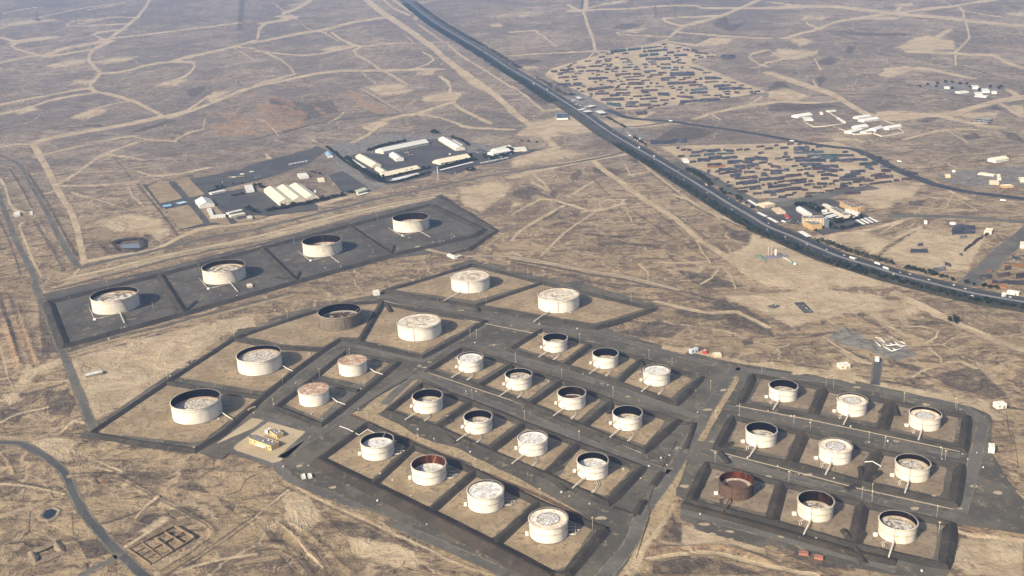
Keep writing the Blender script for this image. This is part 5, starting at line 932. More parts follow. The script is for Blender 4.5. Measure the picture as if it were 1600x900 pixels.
# checkpoint
for s, q in (('z900,150:130,128 205,106 242,120 168,146', 'far left'), ('z900,150:20,172 95,148 122,160 60,180', 'nearest the verge'), ('z900,150:85,188 150,170 210,195 125,206', 'between the lanes'), ('z900,150:236,190 312,170 372,212 300,226', 'largest, east lanes'), ('z740,80:1275,568 1320,560 1352,592 1310,600', 'small one at the truck park')):
    B('checkpoint_canopy', f'white canopy over the highway checkpoint, {q}', s, 7, 'canopy', rf=WW, cat='canopy')
B('shed', 'dark-roofed shed with two white end walls beside the checkpoint', 'z740,80:1025,775 1165,768 1182,838 1040,850', 6, 'flat', WW, DRF, cat='shed')
B('hut', 'small white hut with red sign by the yard entrance', 'z1060,230:45,148 110,140 135,170 70,178', 5, 'flat', WW, WW, cat='hut')
# walled compounds
def compound(label, pts, h=3):
    g = GX('z1230,140:' + pts); c = g.mean(0); t = thing('compound_wall', (c[0], c[1], float(hz(c[1]))), label, 'wall')
    for a, b in zip(g[:-1], g[1:]):
        d = b - a; L = np.linalg.norm(d); M = Matrix.Translation((*((a + b) / 2 - c), 0)) @ Matrix.Rotation(math.atan2(d[1], d[0]), 4, 'Z'); MB().box(-L / 2 - .2, L / 2 - .2, -.3, .3, -2, h * .7, M=M).obj('wall_panel', CW, t)
compound('white perimeter wall of the western walled compound', '50,328 200,400 330,470 480,458 690,432'); compound('white wall dividing the western walled compound from the sand court', '595,255 500,268 600,335 700,405'); compound('white perimeter wall of the nearer walled compound', '650,490 840,560 1060,545'); compound('white low wall of the eastern walled lot', '1075,545 1180,585 1460,538 1330,432 1210,388')
for s, h, r, m, q in (('70,325 265,296 290,318 115,350', 4, 'gable', WW, 'long, at the western corner'), ('200,350 290,340 330,370 215,385', 4, 'flat', LRF, 'grey, behind the corner shed'), ('400,280 440,278 450,298 410,300', 5, 'flat', CRF, 'cream, tall and small'), ('500,262 595,254 597,264 505,275', 4, 'flat', WW, 'white strip at the back wall'), ('620,350 640,345 735,405 700,412', 4, 'flat', WW, 'white strip along the dividing wall'),
    ('830,345 990,318 1050,335 880,358', 5, 'gable', LRF, 'pale, farther of two by the track'), ('910,380 1100,345 1125,372 935,398', 5, 'gable', WW, 'white, nearer of two by the track'), ('730,515 880,485 915,500 790,545', 5, 'gable', WW, 'white, inside the nearer wall'), ('820,462 960,440 1000,462 870,480', 5, 'gable', WW, 'white, behind the nearer wall'), ('1040,485 1140,456 1180,480 1085,512', 6, 'gable', LRF, 'grey-white, at the middle'), ('1225,468 1388,440 1410,462 1240,488', 6, 'gable', WW, 'bright white, at the east lot'), ('940,520 1020,495 1050,520 960,540', 4, 'flat', LRF, 'pale blue-grey, inside the nearer wall')):
    B('shed', f'compound shed, {q}', 'z1230,140:' + s, h, r, WW if m is not CRF else CW, m, cat='shed', group=G4)
# east side
B('warehouse', 'white warehouse standing alone near the eastern picture edge', 'z1400,180:1175,540 1350,514 1370,545 1215,572', 7, 'gable', WW, CRF, cat='warehouse')
B('hut', 'yellow hut by the asphalt lot near the eastern road', 'z1400,180:610,742 670,732 685,756 622,764', 5, 'flat', paint('yellow_render', (.66, .50, .24)), CRF, cat='hut')
B('hut', 'tiny white hut behind the yellow hut', 'z1400,180:700,690 738,685 742,697 705,702', 4, 'flat', WW, WW, cat='hut')
for k, (s, q) in enumerate((('1012,25 1205,42 1200,52 1005,36', 'back'), ('1000,42 1195,56 1180,78 985,64', 'middle'), ('985,68 1172,82 1160,100 970,84', 'front'))): B('long_shed', f'dark flat long shed in the eastern group, {q} one', 'z1400,180:' + s, 4, 'flat', MAS, DRF, cat='shed')
B('shed', 'long beige shed of the eastern depot', 'z1400,180:1160,818 1282,815 1288,845 1172,850', 5, 'flat', BW, CRF, cat='shed'); B('shed', 'orange beige shed of the eastern depot', 'z1400,180:1318,868 1448,862 1452,885 1325,890', 5, 'flat', OW, CRF, cat='shed'); B('shed', 'cream shed cut by the picture edge', 'z1400,180:1545,790 1600,770 1640,800 1560,830', 5, 'flat', CW, CRF, cat='shed')
for s, q in (('1030,725 1060,710 1070,720 1040,735', 'end'), ('1060,715 1230,740 1232,752 1062,728', 'long'), ('1240,735 1320,745 1300,795 1285,795', 'cross')): B('steel_frame', f'cream building frame of the eastern depot, {q} piece', 'z1400,180:' + s, 4, 'flat', CW, CRF, cat='building frame', win=False)
for s, q in (('z1400,330:1125,212 1215,222 1195,262 1100,250', 'cream open-roofed block at the end of the black scrap line'), ('z1400,330:350,115 385,112 392,132 355,135', 'small white hut behind the sandy lot'), ('z1400,330:1560,400 1620,370 1640,430 1540,440', 'yellow-roofed shed cut by the picture edge'), ('z1400,390:1390,505 1540,525 1542,545 1395,522', 'long white shed beside the highway trees'), ('z1400,390:1320,540 1390,545 1370,558 1325,552', 'small white shed beside the highway trees')):
    B('shed', q, s, 5, 'flat', CW if 'cream' in q or 'yellow' in q else WW, CRF if 'yellow' in q or 'cream' in q else WW, cat='shed', minw=4)
# farther east settlement
for i, (s, q) in enumerate((('03:1270,535 1310,530 1320,548 1280,552', 'western'), ('03:1330,555 1375,550 1385,570 1340,575', 'middle'), ('03:1290,580 1330,572 1340,588 1300,592', 'front'), ('03:1180,570 1240,566 1245,574 1185,580', 'long western'), ('03:1300,592 1375,598 1370,606 1295,600', 'long front'), ('03:1100,540 1130,538 1135,546 1105,550', 'far western'), ('03:1395,570 1425,567 1430,576 1400,580', 'eastern'))):
    B('house', f'white house of the far settlement in trees, {q} one', s, 6, 'flat', WW, WW, cat='house')
# around the tank farm
def control():
    t = B('control_building', 'ochre control building with grey roof and pale porch on the raked sand plot', 'z340,620:392,522 490,470 768,570 668,622', 6.5, 'flat', paint('warm_ochre_render', (.66, .46, .22)), GRF)
    B('canopy', 'pale porch canopy standing before the ochre control building', 'z340,620:470,608 500,578 612,612 600,648', 4, 'canopy', rf=LRF, cat='canopy')
    B('annex', 'small ochre annex with grey roof behind the control building', 'z340,620:660,432 722,392 822,455 745,492', 5, 'flat', paint('warm_ochre_render', (.66, .46, .22)), GRF)
    B('hut', 'small white hut beside the ochre annex', 'z340,620:590,418 640,392 665,402 622,432', 4, 'flat', WW, WW, cat='hut')
control()
for nm, q, s, h, w, r in (('cabin', 'white cube cabin at the corner of the western tank compounds', '21:730,18 765,10 772,22 738,30', 7, WW, WW), ('cabin', 'pale blue-white cabin by the scrub beside the far lane', '22:1110,382 1155,370 1160,380 1118,392', 6, paint('pale_blue_cabin', (.60, .66, .68)), LBR), ('cabin', 'white cabin with sloping look in the eastern sand strip, farther one', '23:1418,712 1478,705 1480,728 1425,735', 6, WW, WW), ('cabin', 'white cabin in the eastern sand strip, nearer one', '33:1378,75 1416,72 1418,98 1380,102', 7, WW, WW),
    ('pump_house', 'cream pump house with dark porch above the far right-hand row', '23:440,468 500,462 506,482 445,490', 6, CW, LRF), ('cabin', 'white cabin at the head of the short tarmac road', '23:668,432 694,430 696,444 670,446', 4, WW, WW), ('shed', 'white shed by the sand corridor behind the deep northern tank', '11:1195,690 1240,712 1250,706 1208,684', 4, WW, WW), ('shed', 'pale green shed right of the white shed by the sand corridor', '11:1245,700 1280,692 1286,700 1250,712', 4, MAS, paint('pale_green_roof', (.58, .60, .46))),
    ('shed', 'small brown shed at the northern compound ditch', '11:-60,880 -30,870 -22,885 -50,893', 3, BW, LRF), ('hut', 'white hut on the western service road', '10:85,428 118,420 126,440 92,450', 4, WW, WW), ('hut', 'white hut near the hut on the western service road', '10:185,425 200,420 206,435 190,440', 3, WW, WW), ('skid', 'grey pump skid on the sand west of the mottled tank', '20:525,538 635,512 640,528 532,555', 2.5, MAS, LRF)):
    B(nm, q, s, h, 'flat', w, r, cat=nm.replace('_', ' '), win=h > 4)
for s, q in (('33:192,745 252,750 252,765 192,760', 'western'), ('33:288,768 345,778 345,792 288,784', 'eastern')): B('container', f'orange-red shipping container on the sand below the right-hand tanks, {q} one', s, 2.6, 'flat', paint('orange_red_steel', (.34, .15, .10)), paint('orange_red_steel', (.34, .15, .10)), cat='container', win=False)
B('container', 'red container beside the pale blue-white cabin', '22:1190,388 1215,386 1218,400 1195,404', 3, 'flat', paint('red_steel', (.45, .06, .05)), paint('red_steel', (.45, .06, .05)), cat='container', win=False); B('container', 'pink-beige container right of the red container', '22:1255,405 1305,403 1308,420 1260,424', 3, 'flat', BW, CRF, cat='container', win=False)
for s, q in (('33:-80,0 -60,0 -60,10 -80,10', ''),): pass
# low ruined walls at bottom left
MUD = gravel('mud_brick', (.22, .165, .112), (.27, .205, .14), (.18, .135, .095), 4, .5, .3)
def ruin():
    g = lambda s: GX('30:' + s); c = g('1000,700')[0]; t = thing('ruined_compound', (c[0], c[1], 0), 'roofless mud-walled compound with room grid beside the dark road', 'ruin')
    W = [('800,735 940,832', 2.6), ('1090,588 1215,660', 2.6), ('970,665 1080,745', 2.2), ('800,735 1090,588', 1), ('940,832 1215,660', 1), ('885,690 1010,788', 1.2), ('1030,625 1150,700', 1.2), ('870,780 1150,625', 1), ('840,760 905,725', 1.2), ('905,800 980,758', 1), ('1010,690 1040,720', 1.2), ('1100,650 1130,640', 1)]
    for s, h in W:
        a, b = g(s); d = b - a; L = np.linalg.norm(d); M = Matrix.Translation((*((a + b) / 2 - c), 0)) @ Matrix.Rotation(math.atan2(d[1], d[0]), 4, 'Z'); MB().box(-L / 2, L / 2, -.6, .6, -1.5, h * .7 + random.uniform(.0, .3), M=M).obj('mud_wall', MUD, t)
ruin()
# ------------------------------------------------------------------ highway with verge trees and traffic
hw = PX(HWY); hx, hy = U(hw[:, 0], hw[:, 1]); HG = smooth(np.stack([hx, hy], 1), 20)
hd = np.gradient(HG, axis=0); hd /= np.linalg.norm(hd, axis=1)[:, None]; hn = np.stack([-hd[:, 1], hd[:, 0]], 1)   # hn points to the right-hand carriageway side in the photo
if hn[len(hn) // 2][0] < 0: hn = -hn
def hoff(w):
    v = HG + hn * w; return v
def strip(name, o0, o1, mat, z):
    a, b = hoff(o0), hoff(o1); v = []
    for p, q in zip(a, b): v += [(p[0], p[1], float(hz(p[1])) + z), (q[0], q[1], float(hz(q[1])) + z)]
    o = MB().add(v, [(2 * i, 2 * i + 1, 2 * i + 3, 2 * i + 2) for i in range(len(a) - 1)]).obj(name, mat)
    if o.data.polygons[0].normal.z < 0: o.data.flip_normals()
    return tag(o, kind='structure')
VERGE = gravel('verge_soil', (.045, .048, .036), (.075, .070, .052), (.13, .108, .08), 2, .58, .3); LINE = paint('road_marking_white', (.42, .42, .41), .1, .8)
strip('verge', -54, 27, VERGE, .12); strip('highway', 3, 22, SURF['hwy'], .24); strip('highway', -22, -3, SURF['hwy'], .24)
strip('median', -3.4, 3.4, SURF['median'], .34)
for o in (3.9, 21.2, -3.9, -21.2): strip('lane_marking', o - .18, o + .18, LINE, .28)
def leaf_mesh(name, seed, rx, rz, n, col):
    r = random.Random(seed); m = MB(); cl = [(r.gauss(0, .42) * rx, r.gauss(0, .42) * rx, rz * r.uniform(-.5, .75), r.uniform(.3, .55)) for _ in range(9)]
    for _ in range(n):
        cx, cy, cz, k = r.choice(cl); u = Vector((r.gauss(0, 1), r.gauss(0, 1), r.gauss(0, 1))).normalized() * (r.random() ** .4)
        c = Vector((cx + u.x * k * rx, cy + u.y * k * rx, cz + u.z * k * rz)); a = Vector((r.gauss(0, 1), r.gauss(0, 1), r.gauss(0, .7))).normalized(); b = a.cross(Vector((r.gauss(0, 1), r.gauss(0, 1), r.gauss(0, 1)))).normalized()
        s = r.uniform(.35, .75) * rx * .28; m.add([c - a * s - b * s, c + a * s - b * s * .6, c + a * s + b * s, c - a * s * .7 + b * s], [(0, 1, 2, 3)])
    return m
def foliage(name, c1, c2):
    t = NT(name, .9, .1); p = t.pos(); a = t.noise(p, .25, 3, .6); w = t.noise(p, .02, 3, .5)
    return t.done(t.mix(t.step(t.math('ADD', t.math('MULTIPLY', a, .6), t.math('MULTIPLY', w, .4)), .4, .6), c1, c2))
FOL = foliage('dusty_dark_leaves', (.012, .022, .018), (.032, .044, .028)); BARK = paint('dusty_bark', (.16, .11, .07), .2, .9)
CROWNS = [leaf_mesh('crown', 100 + k, 3.9, 2.7, 230, FOL).mesh('crown', FOL) for k in range(4)]
tk = MB(); tk.tube([(0, 0, -.4), (.1, 0, 1.6), (.05, .1, 3.6)], [.32, .22, .14], 6)
for a in (0, 2.1, 4.2): tk.tube([(.05, .05, 2.4), (1.2 * math.cos(a), 1.2 * math.sin(a), 4.4)], [.14, .06], 5)
TRUNK = tk.mesh('trunk', BARK)
def tree(x, y, s, label, group):
    t = thing('tree', (x, y, float(hz(y)) + .1), label, 'tree', random.uniform(0, 6.28), group); t.scale = (s * random.uniform(.9, 1.15), s * random.uniform(.9, 1.15), s)
    c = bpy.data.objects.new('crown', random.choice(CROWNS)); COL.objects.link(c); c.parent = t; c.location = (0, 0, 4.3)
    k = bpy.data.objects.new('trunk', TRUNK); COL.objects.link(k); k.parent = t
    return t
spots = []
hp_u, hp_v, _ = proj(HG[:, 0], HG[:, 1], hz(HG[:, 1]))
def rowspots(o0, o1, vmin, vmax, gap, miss=.08):
    for i in range(len(HG) - 1):
        if not (vmin <= hp_v[i] <= vmax): continue
        L = np.linalg.norm(HG[i + 1] - HG[i]); wide = o1 + (14 if HG[i][1] > 3600 else 0) * (1 if o1 > o0 else -1)
        rows = max(1, int(abs(wide - o0) / 8.5))
        for r in range(rows):
            n = max(1, int(L / gap))
            for k in range(n):
                if random.random() < miss: continue
                o = o0 + (wide - o0) * (r + .5) / rows + random.uniform(-2.2, 2.2); p = HG[i] + (HG[i + 1] - HG[i]) * ((k + random.random()) / n) + hn[i] * o; spots.append((p[0], p[1], o0 < 0))
rowspots(-25, -56, 6, 158, 8); rowspots(-26, -54, 222, 420, 8.5, .08); rowspots(-25, -42, 420, 474, 8.5, .1); rowspots(25, 42, 2, 108, 9); rowspots(28, 40, 120, 150, 10, .3)
for s, gap in (('z1060,230:110,290 200,330 300,390 400,470', 5), ('z1060,230:150,275 260,330 380,420', 6), ('z1200,340:580,290 700,320 850,370 1000,430 1150,480 1300,530 1450,570 1560,590', 6), ('z1200,340:640,285 800,335 950,395 1150,455 1350,515 1540,570', 6), ('z1400,390:140,250 300,280 500,330', 6), ('z1400,390:160,240 350,280 500,315', 7), ('z1400,390:590,355 640,365 700,385', 9), ('z1400,390:880,430 980,450 1080,470 1180,490 1260,500', 8), ('z1400,390:1110,465 1260,490', 7)):
    g = dense(GX(s), gap)
    for p in g: spots.append((p[0] + random.uniform(-2, 2), p[1] + random.uniform(-3, 3), False))
spots.sort(key=lambda q: math.hypot(q[0], q[1]))
near, rest = spots[:110], spots[110:]
for x, y, left in near:
    tree(x, y, random.uniform(.8, 1.25), 'dark dusty tree in the dense belt between highway and sand track' if left else 'dark dusty tree in a row on the far side of the highway', 'trees of the near highway belt' if left else 'trees of the far highway rows')
def mass(name, pts, label, per=34):
    V = []; F = []; base = [leaf_mesh('m', 300 + k, 4.6, 3.0, per, FOL) for k in range(5)]
    bv = [np.array(b.v) for b in base]
    for x, y, *_ in pts:
        b = random.randrange(5); s = random.uniform(.85, 1.3); a = random.uniform(0, 6.28); ca, sa = math.cos(a), math.sin(a); q = bv[b] * s * np.array([1, 1, 1.05])
        V.append(np.stack([q[:, 0] * ca - q[:, 1] * sa + x, q[:, 0] * sa + q[:, 1] * ca + y, q[:, 2] + 3.6 + float(hz(y))], 1))
    v = np.vstack(V); me = bpy.data.meshes.new(name); n = len(v) // 4; me.vertices.add(len(v)); me.vertices.foreach_set('co', v.astype(np.float32).ravel()); me.loops.add(4 * n); me.loops.foreach_set('vertex_index', np.arange(4 * n, dtype=np.int32)); me.polygons.add(n)
    me.polygons.foreach_set('loop_start', np.arange(0, 4 * n, 4, dtype=np.int32)); me.polygons.foreach_set('loop_total', np.full(n, 4, np.int32)); me.update(calc_edges=True); me.materials.append(FOL)
    o = bpy.data.objects.new(name, me); COL.objects.link(o); tag(o, label, kind='stuff')
mass('roadside_trees', rest, 'dense belt of dusty trees lining the highway into the distance')
# trees of the sites
for s, gap, sc, lab, gr in (('z540,190:30,470 140,560 230,640', 12, 1, 'dark tree in the hedge west of the barns', 'trees west of the barns'), ('z540,190:230,620 330,680 430,720 480,750', 7, 1.1, 'dark tree of the thicket left of the front shed', 'trees by the front shed'), ('z540,190:480,700 620,690 760,640 900,610 1040,580', 9, .8, 'dark tree in front of the left front shed', 'trees before the left front shed'),
    ('z540,190:290,360 420,330 560,290 740,250', 11, 1, 'dark tree behind the very long warehouse', 'trees behind the long warehouse'), ('z540,190:1080,150 1110,130 1140,160', 6, 1.2, 'dark tree in the clump at the back corner of the square yard', 'trees at the square yard corner'), ('z540,190:1340,210 1430,240 1530,300', 9, .9, 'dark tree behind the pale grey roofed barn', 'trees behind the grey barn'), ('z540,190:1260,540 1380,510 1500,480', 10, .7, 'small tree before the right front shed', 'trees before the right front shed'),
    ('z380,220:380,860 520,840 640,810 800,790 900,760 1000,740 1120,710 1250,680', 9, 1, 'dark tree in the hedge in front of the three-bay warehouse', 'trees before the three-bay warehouse'), ('z380,220:1340,660 1370,670', 6, 1, 'dark tree beside the pale green-cream shed', 'trees by the gate shed'), ('z380,220:870,400 900,420 960,430', 8, .9, 'tree behind the three-bay warehouse', 'trees behind the three-bay warehouse'), ('z380,220:1060,90 1140,150 1200,200 1290,250', 10, .8, 'tree along the back road of the dark yard', 'trees on the back road'),
    ('z220,250:1320,640 1370,640 1410,670', 5, 1.3, 'big dark tree near the yard gate', 'big trees near the yard gate'), ('z220,250:1430,340 1500,340 1520,370', 7, 1.1, 'dark tree beside the square white shed', 'trees beside the square shed'), ('z220,250:960,360 1020,350', 9, .9, 'tree behind the long thin white shed', 'trees behind the thin shed'), ('z220,250:1150,315 1260,300', 14, .8, 'lone tree at the back of the vehicle yard', 'lone trees of the vehicle yard'), ('z220,250:1180,450 1260,430', 9, .7, 'low tree in the middle of the vehicle yard', 'low trees of the vehicle yard'),
    ('z670,190:690,440 780,470 900,440 1050,400', 8, .9, 'dark tree in the hedge of the white office pair', 'trees of the office pair'), ('z670,190:1000,350 1040,370', 6, 1, 'dark tree at the end of the white office pair', 'trees at the office end'), ('z670,190:1160,255 1250,265 1350,275', 9, .9, 'dark tree on the track behind the white office pair', 'trees on the back track'), ('z670,190:540,470 580,480', 7, 1, 'dark tree at the corner of the right front shed', 'trees at the right front corner'),
    ('z1180,290:510,250 600,255 690,280 780,310 810,330', 6, 1.1, 'dark tree of the grove beside the white vaulted hall', 'trees of the dark grove'), ('z1180,290:530,245 640,250 740,285 790,310', 6, 1.1, 'dark tree of the grove beside the white vaulted hall', 'trees of the dark grove'), ('z1180,290:990,450 1050,470 1000,480', 5, 1.1, 'dark tree beside the glazed wing', 'trees beside the glazed wing'), ('z1180,290:1080,440 1200,430 1320,400', 9, .8, 'hedge tree under the longest car shade', 'hedge trees by the long shade'), ('z1180,290:1000,530 1100,530 1250,500', 10, .6, 'small garden tree before the glazed wing', 'garden trees of the headquarters'), ('z1180,290:650,520 760,570', 9, .6, 'small tree before the orange lower wing', 'trees before the orange wing'),
    ('z1060,230:540,560 590,590 640,600', 8, 1, 'roadside tree beside the car park lane', 'trees of the car park lane'), ('z1060,230:720,640 740,660 780,670', 8, 1, 'roadside tree by the yard entrance', 'trees by the yard entrance'), ('z1060,230:760,690 840,720 920,760', 9, .7, 'small tree before the white sunshade', 'small trees before the sunshade'), ('z740,80:1225,560 1260,550', 6, 1.2, 'dark tree beside the truck park', 'trees of the truck park'), ('z900,150:380,280 500,340 620,410', 8, .9, 'dark tree between the checkpoint lanes', 'trees between the checkpoint lanes'), ('z900,150:740,540 820,590 870,620', 8, .9, 'dark tree after the checkpoint junction', 'trees after the junction'),
    ('z1300,470:1470,250 1530,260 1560,290', 5, .9, 'lone bush on the edge of the sandy track', 'lone bushes')):
    for p in dense(GX(s), gap * 2.2): tree(p[0] + random.uniform(-2, 2), p[1] + random.uniform(-3, 3), sc * random.uniform(1.15, 1.75), lab, gr)
gc = GX('z670,190:520,605')[0]
for k in range(16):
    a = 2 * math.pi * k / 16 + random.uniform(-.1, .1); r = random.uniform(9.5, 12.5)
    tree(gc[0] + r * math.cos(a), gc[1] + r * 1.4 * math.sin(a), random.uniform(.75, 1), 'dark tree in the ring of the round garden', 'ring of garden trees')
t = thing('monument', (gc[0], gc[1], 0.2), 'pale round monument inside the ring of garden trees', 'monument'); MB().lathe([(4, 0), (3.8, 1), (2, 2.2), (.01, 2.4)], 20).obj('mound', SURF['pan'], t); MB().tube([(0, 0, 2.2), (0, 0, 7)], [.6, .3], 8).obj('pillar', WW, t)
# far dark vegetation of the eastern settlement
for s in '03:950,545 1000,535 1060,530 1110,520 1150,520 1200,530 1240,535 1260,550 1150,560 1390,550 1440,560 1455,550 1320,570 1050,548'.split(':')[1].split():
    p = GX('03:' + s)[0]; tree(p[0], p[1], random.uniform(1.4, 2.0), 'dark tree of the far eastern settlement', 'trees of the far settlement')
def hedge(label, s, w=4, h=1.0, gap=3.2):
    g = dense(GX(s), gap); pts = [(p[0] + random.uniform(-w, w) * .4, p[1] + random.uniform(-w, w) * .6) for p in g for _ in range(2)]; V = []; base = [leaf_mesh('m', 400 + k, 4.0, 3.0, 46, FOL) for k in range(4)]; c = g[0]; m = MB()
    for x, y in pts:
        b = random.choice(base); s_ = random.uniform(.7, 1.25) * h; a = random.uniform(0, 6.28); ca, sa = math.cos(a), math.sin(a)
        m.add([((q[0] * ca - q[1] * sa) * s_ + x - c[0], (q[0] * sa + q[1] * ca) * s_ + y - c[1], max(.05, q[2] * s_ + 2.9 * h)) for q in b.v], b.f)
    t = thing('hedge', (c[0], c[1], float(hz(c[1])) + .1), label, 'hedge'); m.obj('foliage', FOL, t); st = MB()
    for x, y in pts[::3]: st.tube([(x - c[0], y - c[1], -.3), (x - c[0], y - c[1], 2.4 * h)], .2, 5)
    q = st.obj('stems', BARK, t); q['kind'] = 'stuff'; return t
for lab, s, h in (('dark hedge belt in front of the three-bay warehouse and its yard', 'z380,220:300,885 400,865 520,850 640,815 800,795 900,765 1010,745 1120,715 1270,690', 1.25), ('dark hedge of the left front shed above the longest sunshade', 'z540,190:470,705 600,695 760,650 900,620 1050,590', .9), ('dark hedge below the longest sunshade', 'z540,190:480,770 640,760 800,715 960,670 1060,640', 1.0), ('dark thick hedge between west barn and back road', 'z540,190:10,450 100,540 180,600 230,640 330,700 440,760', 1.25),
    ('dark hedge behind the very long warehouse', 'z540,190:290,370 420,320 560,285 750,250', 1.2), ('dark hedge before the right front shed', 'z540,190:1180,575 1300,545 1420,510 1560,470', .8), ('low dark hedge along the right front sunshade', 'z670,190:120,600 300,560 480,510 600,480', .8), ('dark hedge strip behind the pale grey roofed barn', 'z540,190:1330,205 1430,235 1540,300', 1.1), ('dark hedge along the back road of the dark yard', 'z380,220:1040,80 1140,160 1260,260 1380,340 1480,390', .9),
    ('dark hedge round the sunshades of the white office pair', 'z670,190:690,450 780,475 920,440 1050,400', 1.1), ('dark grove strip beside the white vaulted hall', 'z1180,290:500,255 600,250 700,290 800,335', 1.2), ('dark hedge under the longest car shade', 'z1180,290:1080,450 1200,435 1330,405', .9), ('dusty garden hedge before the glazed wing', 'z1180,290:960,540 1060,545 1180,525 1300,490', .7), ('dark hedge at the back of the vehicle yard', 'z220,250:850,415 960,370 1060,350', .8), ('low dark hedge in the middle of the vehicle yard', 'z220,250:1140,455 1280,430', .8), ('dark hedge between the far lay-by and the highway', 'z1060,230:100,290 200,340 300,400 410,480', 1.3)):
    hedge(lab, s, 4, h)
# ------------------------------------------------------------------ vehicles
TY = paint('tyre_rubber', (.02, .02, .02), .1, .9, amt=.1)
def wheels(t, xs, w, r=.36):
    for x in xs:
        for y in (-w, w): MB().tube([(x, y - .12, r), (x, y + .12, r)], r, 10).obj('wheel', TY, t)
def car_proto(nm, col):
    P = paint('car_paint_' + nm, col, .05, .3, amt=.05); t = thing('parked_car', (0, 0, -500), 'x', 'car')
    b = MB(); sec = [(-2.3, .55, .95), (-2.2, .42, 1.05), (-1.3, .38, 1.1), (1.0, .38, 1.1), (2.1, .42, .95), (2.35, .55, .8)]; v = []; w = .9
    for x, z0, z1 in sec: v += [(x, -w, z0), (x, w, z0), (x, w * .96, z1), (x, -w * .96, z1)]
    f = [(0, 1, 2, 3)[::-1], (20, 21, 22, 23)] + [(i * 4 + k, i * 4 + (k + 1) % 4, i * 4 + 4 + (k + 1) % 4, i * 4 + 4 + k)[::-1] for i in range(5) for k in range(4)]; b.add(v, f); b.obj('body', P, t)
    c = MB(); c.add([(-1.9, -.8, 1.08), (1.15, -.8, 1.08), (1.15, .8, 1.08), (-1.9, .8, 1.08), (-1.45, -.66, 1.6), (.35, -.66, 1.6), (.35, .66, 1.6), (-1.45, .66, 1.6)], [(0, 1, 5, 4), (1, 2, 6, 5), (2, 3, 7, 6), (3, 0, 4, 7)]); c.obj('window', GLS, t)
    MB().box(-1.45, .35, -.66, .66, 1.6, 1.66).obj('car_roof', P, t); wheels(t, (-1.4, 1.4), .82); return t
def truck_proto(nm, col):
    P = paint('truck_paint_' + nm, col, .08, .5, amt=.15); t = thing('truck', (0, 0, -500), 'x', 'truck'); MB().box(-7, 3.6, -1.25, 1.25, 1.2, 3.9).obj('cargo_box', P, t); MB().box(3.8, 6, -1.2, 1.2, .6, 3.2).obj('cab', WW, t); MB().box(6.003, 6.05, -1, 1, 1.9, 2.9).obj('windscreen', GLS, t); MB().box(-7, 5.6, -.5, .5, .7, 1.2).obj('chassis', DOORM, t); wheels(t, (-6, -4.8, 2.4, 4.9), 1.05, .5); return t
def bus_proto():
    t = thing('bus', (0, 0, -500), 'x', 'bus'); MB().box(-6, 6, -1.25, 1.25, .5, 3.1).obj('body', WW, t); MB().box(-5.6, 5.4, -1.27, 1.27, 1.6, 2.5).obj('window', GLS, t); wheels(t, (-4, 4), 1.1, .5); return t
PROTO = {'white': car_proto('white', (.80, .80, .78)), 'silver': car_proto('silver', (.50, .51, .52)), 'dark': car_proto('dark', (.05, .055, .07)), 'red': car_proto('red', (.40, .05, .04)), 'truck': truck_proto('white', (.78, .76, .72)), 'sand truck': truck_proto('sand', (.45, .33, .2)), 'bus': bus_proto()}
USED = set()
def put(kind, x, y, rz, where, group):
    pr = PROTO[kind]; o = pr if kind not in USED else copy_tree(pr); USED.add(kind); o.location = (x, y, float(hz(y)) + .3); o.rotation_euler = (0, 0, rz)
    k = {'truck': 'white box truck', 'sand truck': 'sand-coloured box truck', 'bus': 'long white bus'}.get(kind, kind + ' car'); tag(o, f'{k} {where}', None, f'{k} {where}: {group}'.replace(':', ' of'))
    return o
def hput(kind, u, v, side):
    x, y = U(u, v); d = np.hypot(HG[:, 0] - x, HG[:, 1] - y); i = int(d.argmin()); o = (1 if side > 0 else -1) * random.choice((7, 11.5, 16)); p = HG[i] + hn[i] * o
    put(kind, p[0], p[1], math.atan2(hd[i][1], hd[i][0]) + (0 if side > 0 else math.pi), 'driving on the carriageway ' + ('away from the tree belt' if side > 0 else 'along the tree belt'), 'highway traffic')
for s in '1072,281,-1 1132,311,1 1231,371,-1 1257,383,-1 1293,391,1 1318,399,1 1345,406,1 1372,414,1 1383,419,1 1390,426,-1 1345,401,1 1401,425,1 1419,430,1 1451,437,1 1523,458,-1 1542,458,1 1590,467,1 1595,466,1 1520,452,1 1480,445,1 1215,356,-1 1190,350,1 1160,327,-1 1100,290,1 1110,302,-1 1060,268,1 1024,249,-1 1018,246,1 1000,231,1 985,222,1 960,205,1 930,186,-1 905,170,1 880,152,-1 852,140,1 838,131,-1 820,118,1 800,106,-1 783,98,1 765,84,-1 722,57,1 770,90,1'.split():
    u, v, sd_ = map(float, s.split(',')); hput(random.choices(['white', 'silver', 'dark', 'truck', 'bus', 'sand truck'], [6, 2, 1.5, 2, .5, .5])[0], u, v, sd_)
def lot(s, n, kinds, where, group, ang=None, sx=0, sy=0):
    g = GX(s); L = dense(g, max(3.2, np.linalg.norm(g[-1] - g[0]) / max(1, n - 1)))[:n]; d = g[-1] - g[0]; a0 = math.atan2(d[1], d[0])
    for p in L: put(random.choice(kinds), p[0] + random.uniform(-sx, sx), p[1] + random.uniform(-sy, sy), a0 + math.pi / 2 if ang is None else ang + random.uniform(-.2, .2), where, group)
for k in range(4): lot(f'z740,80:{1130 + k * 40},{600 + k * 22} {1330 + k * 30},{630 + k * 25}', 9, ['white', 'truck', 'silver', 'dark'], 'waiting in the truck park by the checkpoint', 'parking', .8, 4, 10)
for k in range(3): lot(f'z900,150:{610 + k * 30},{440 + k * 30} {830 + k * 20},{560 + k * 25}', 7, ['white', 'truck', 'silver', 'dark'], 'queueing on the junction after the checkpoint', 'queue', -.9, 3, 6)
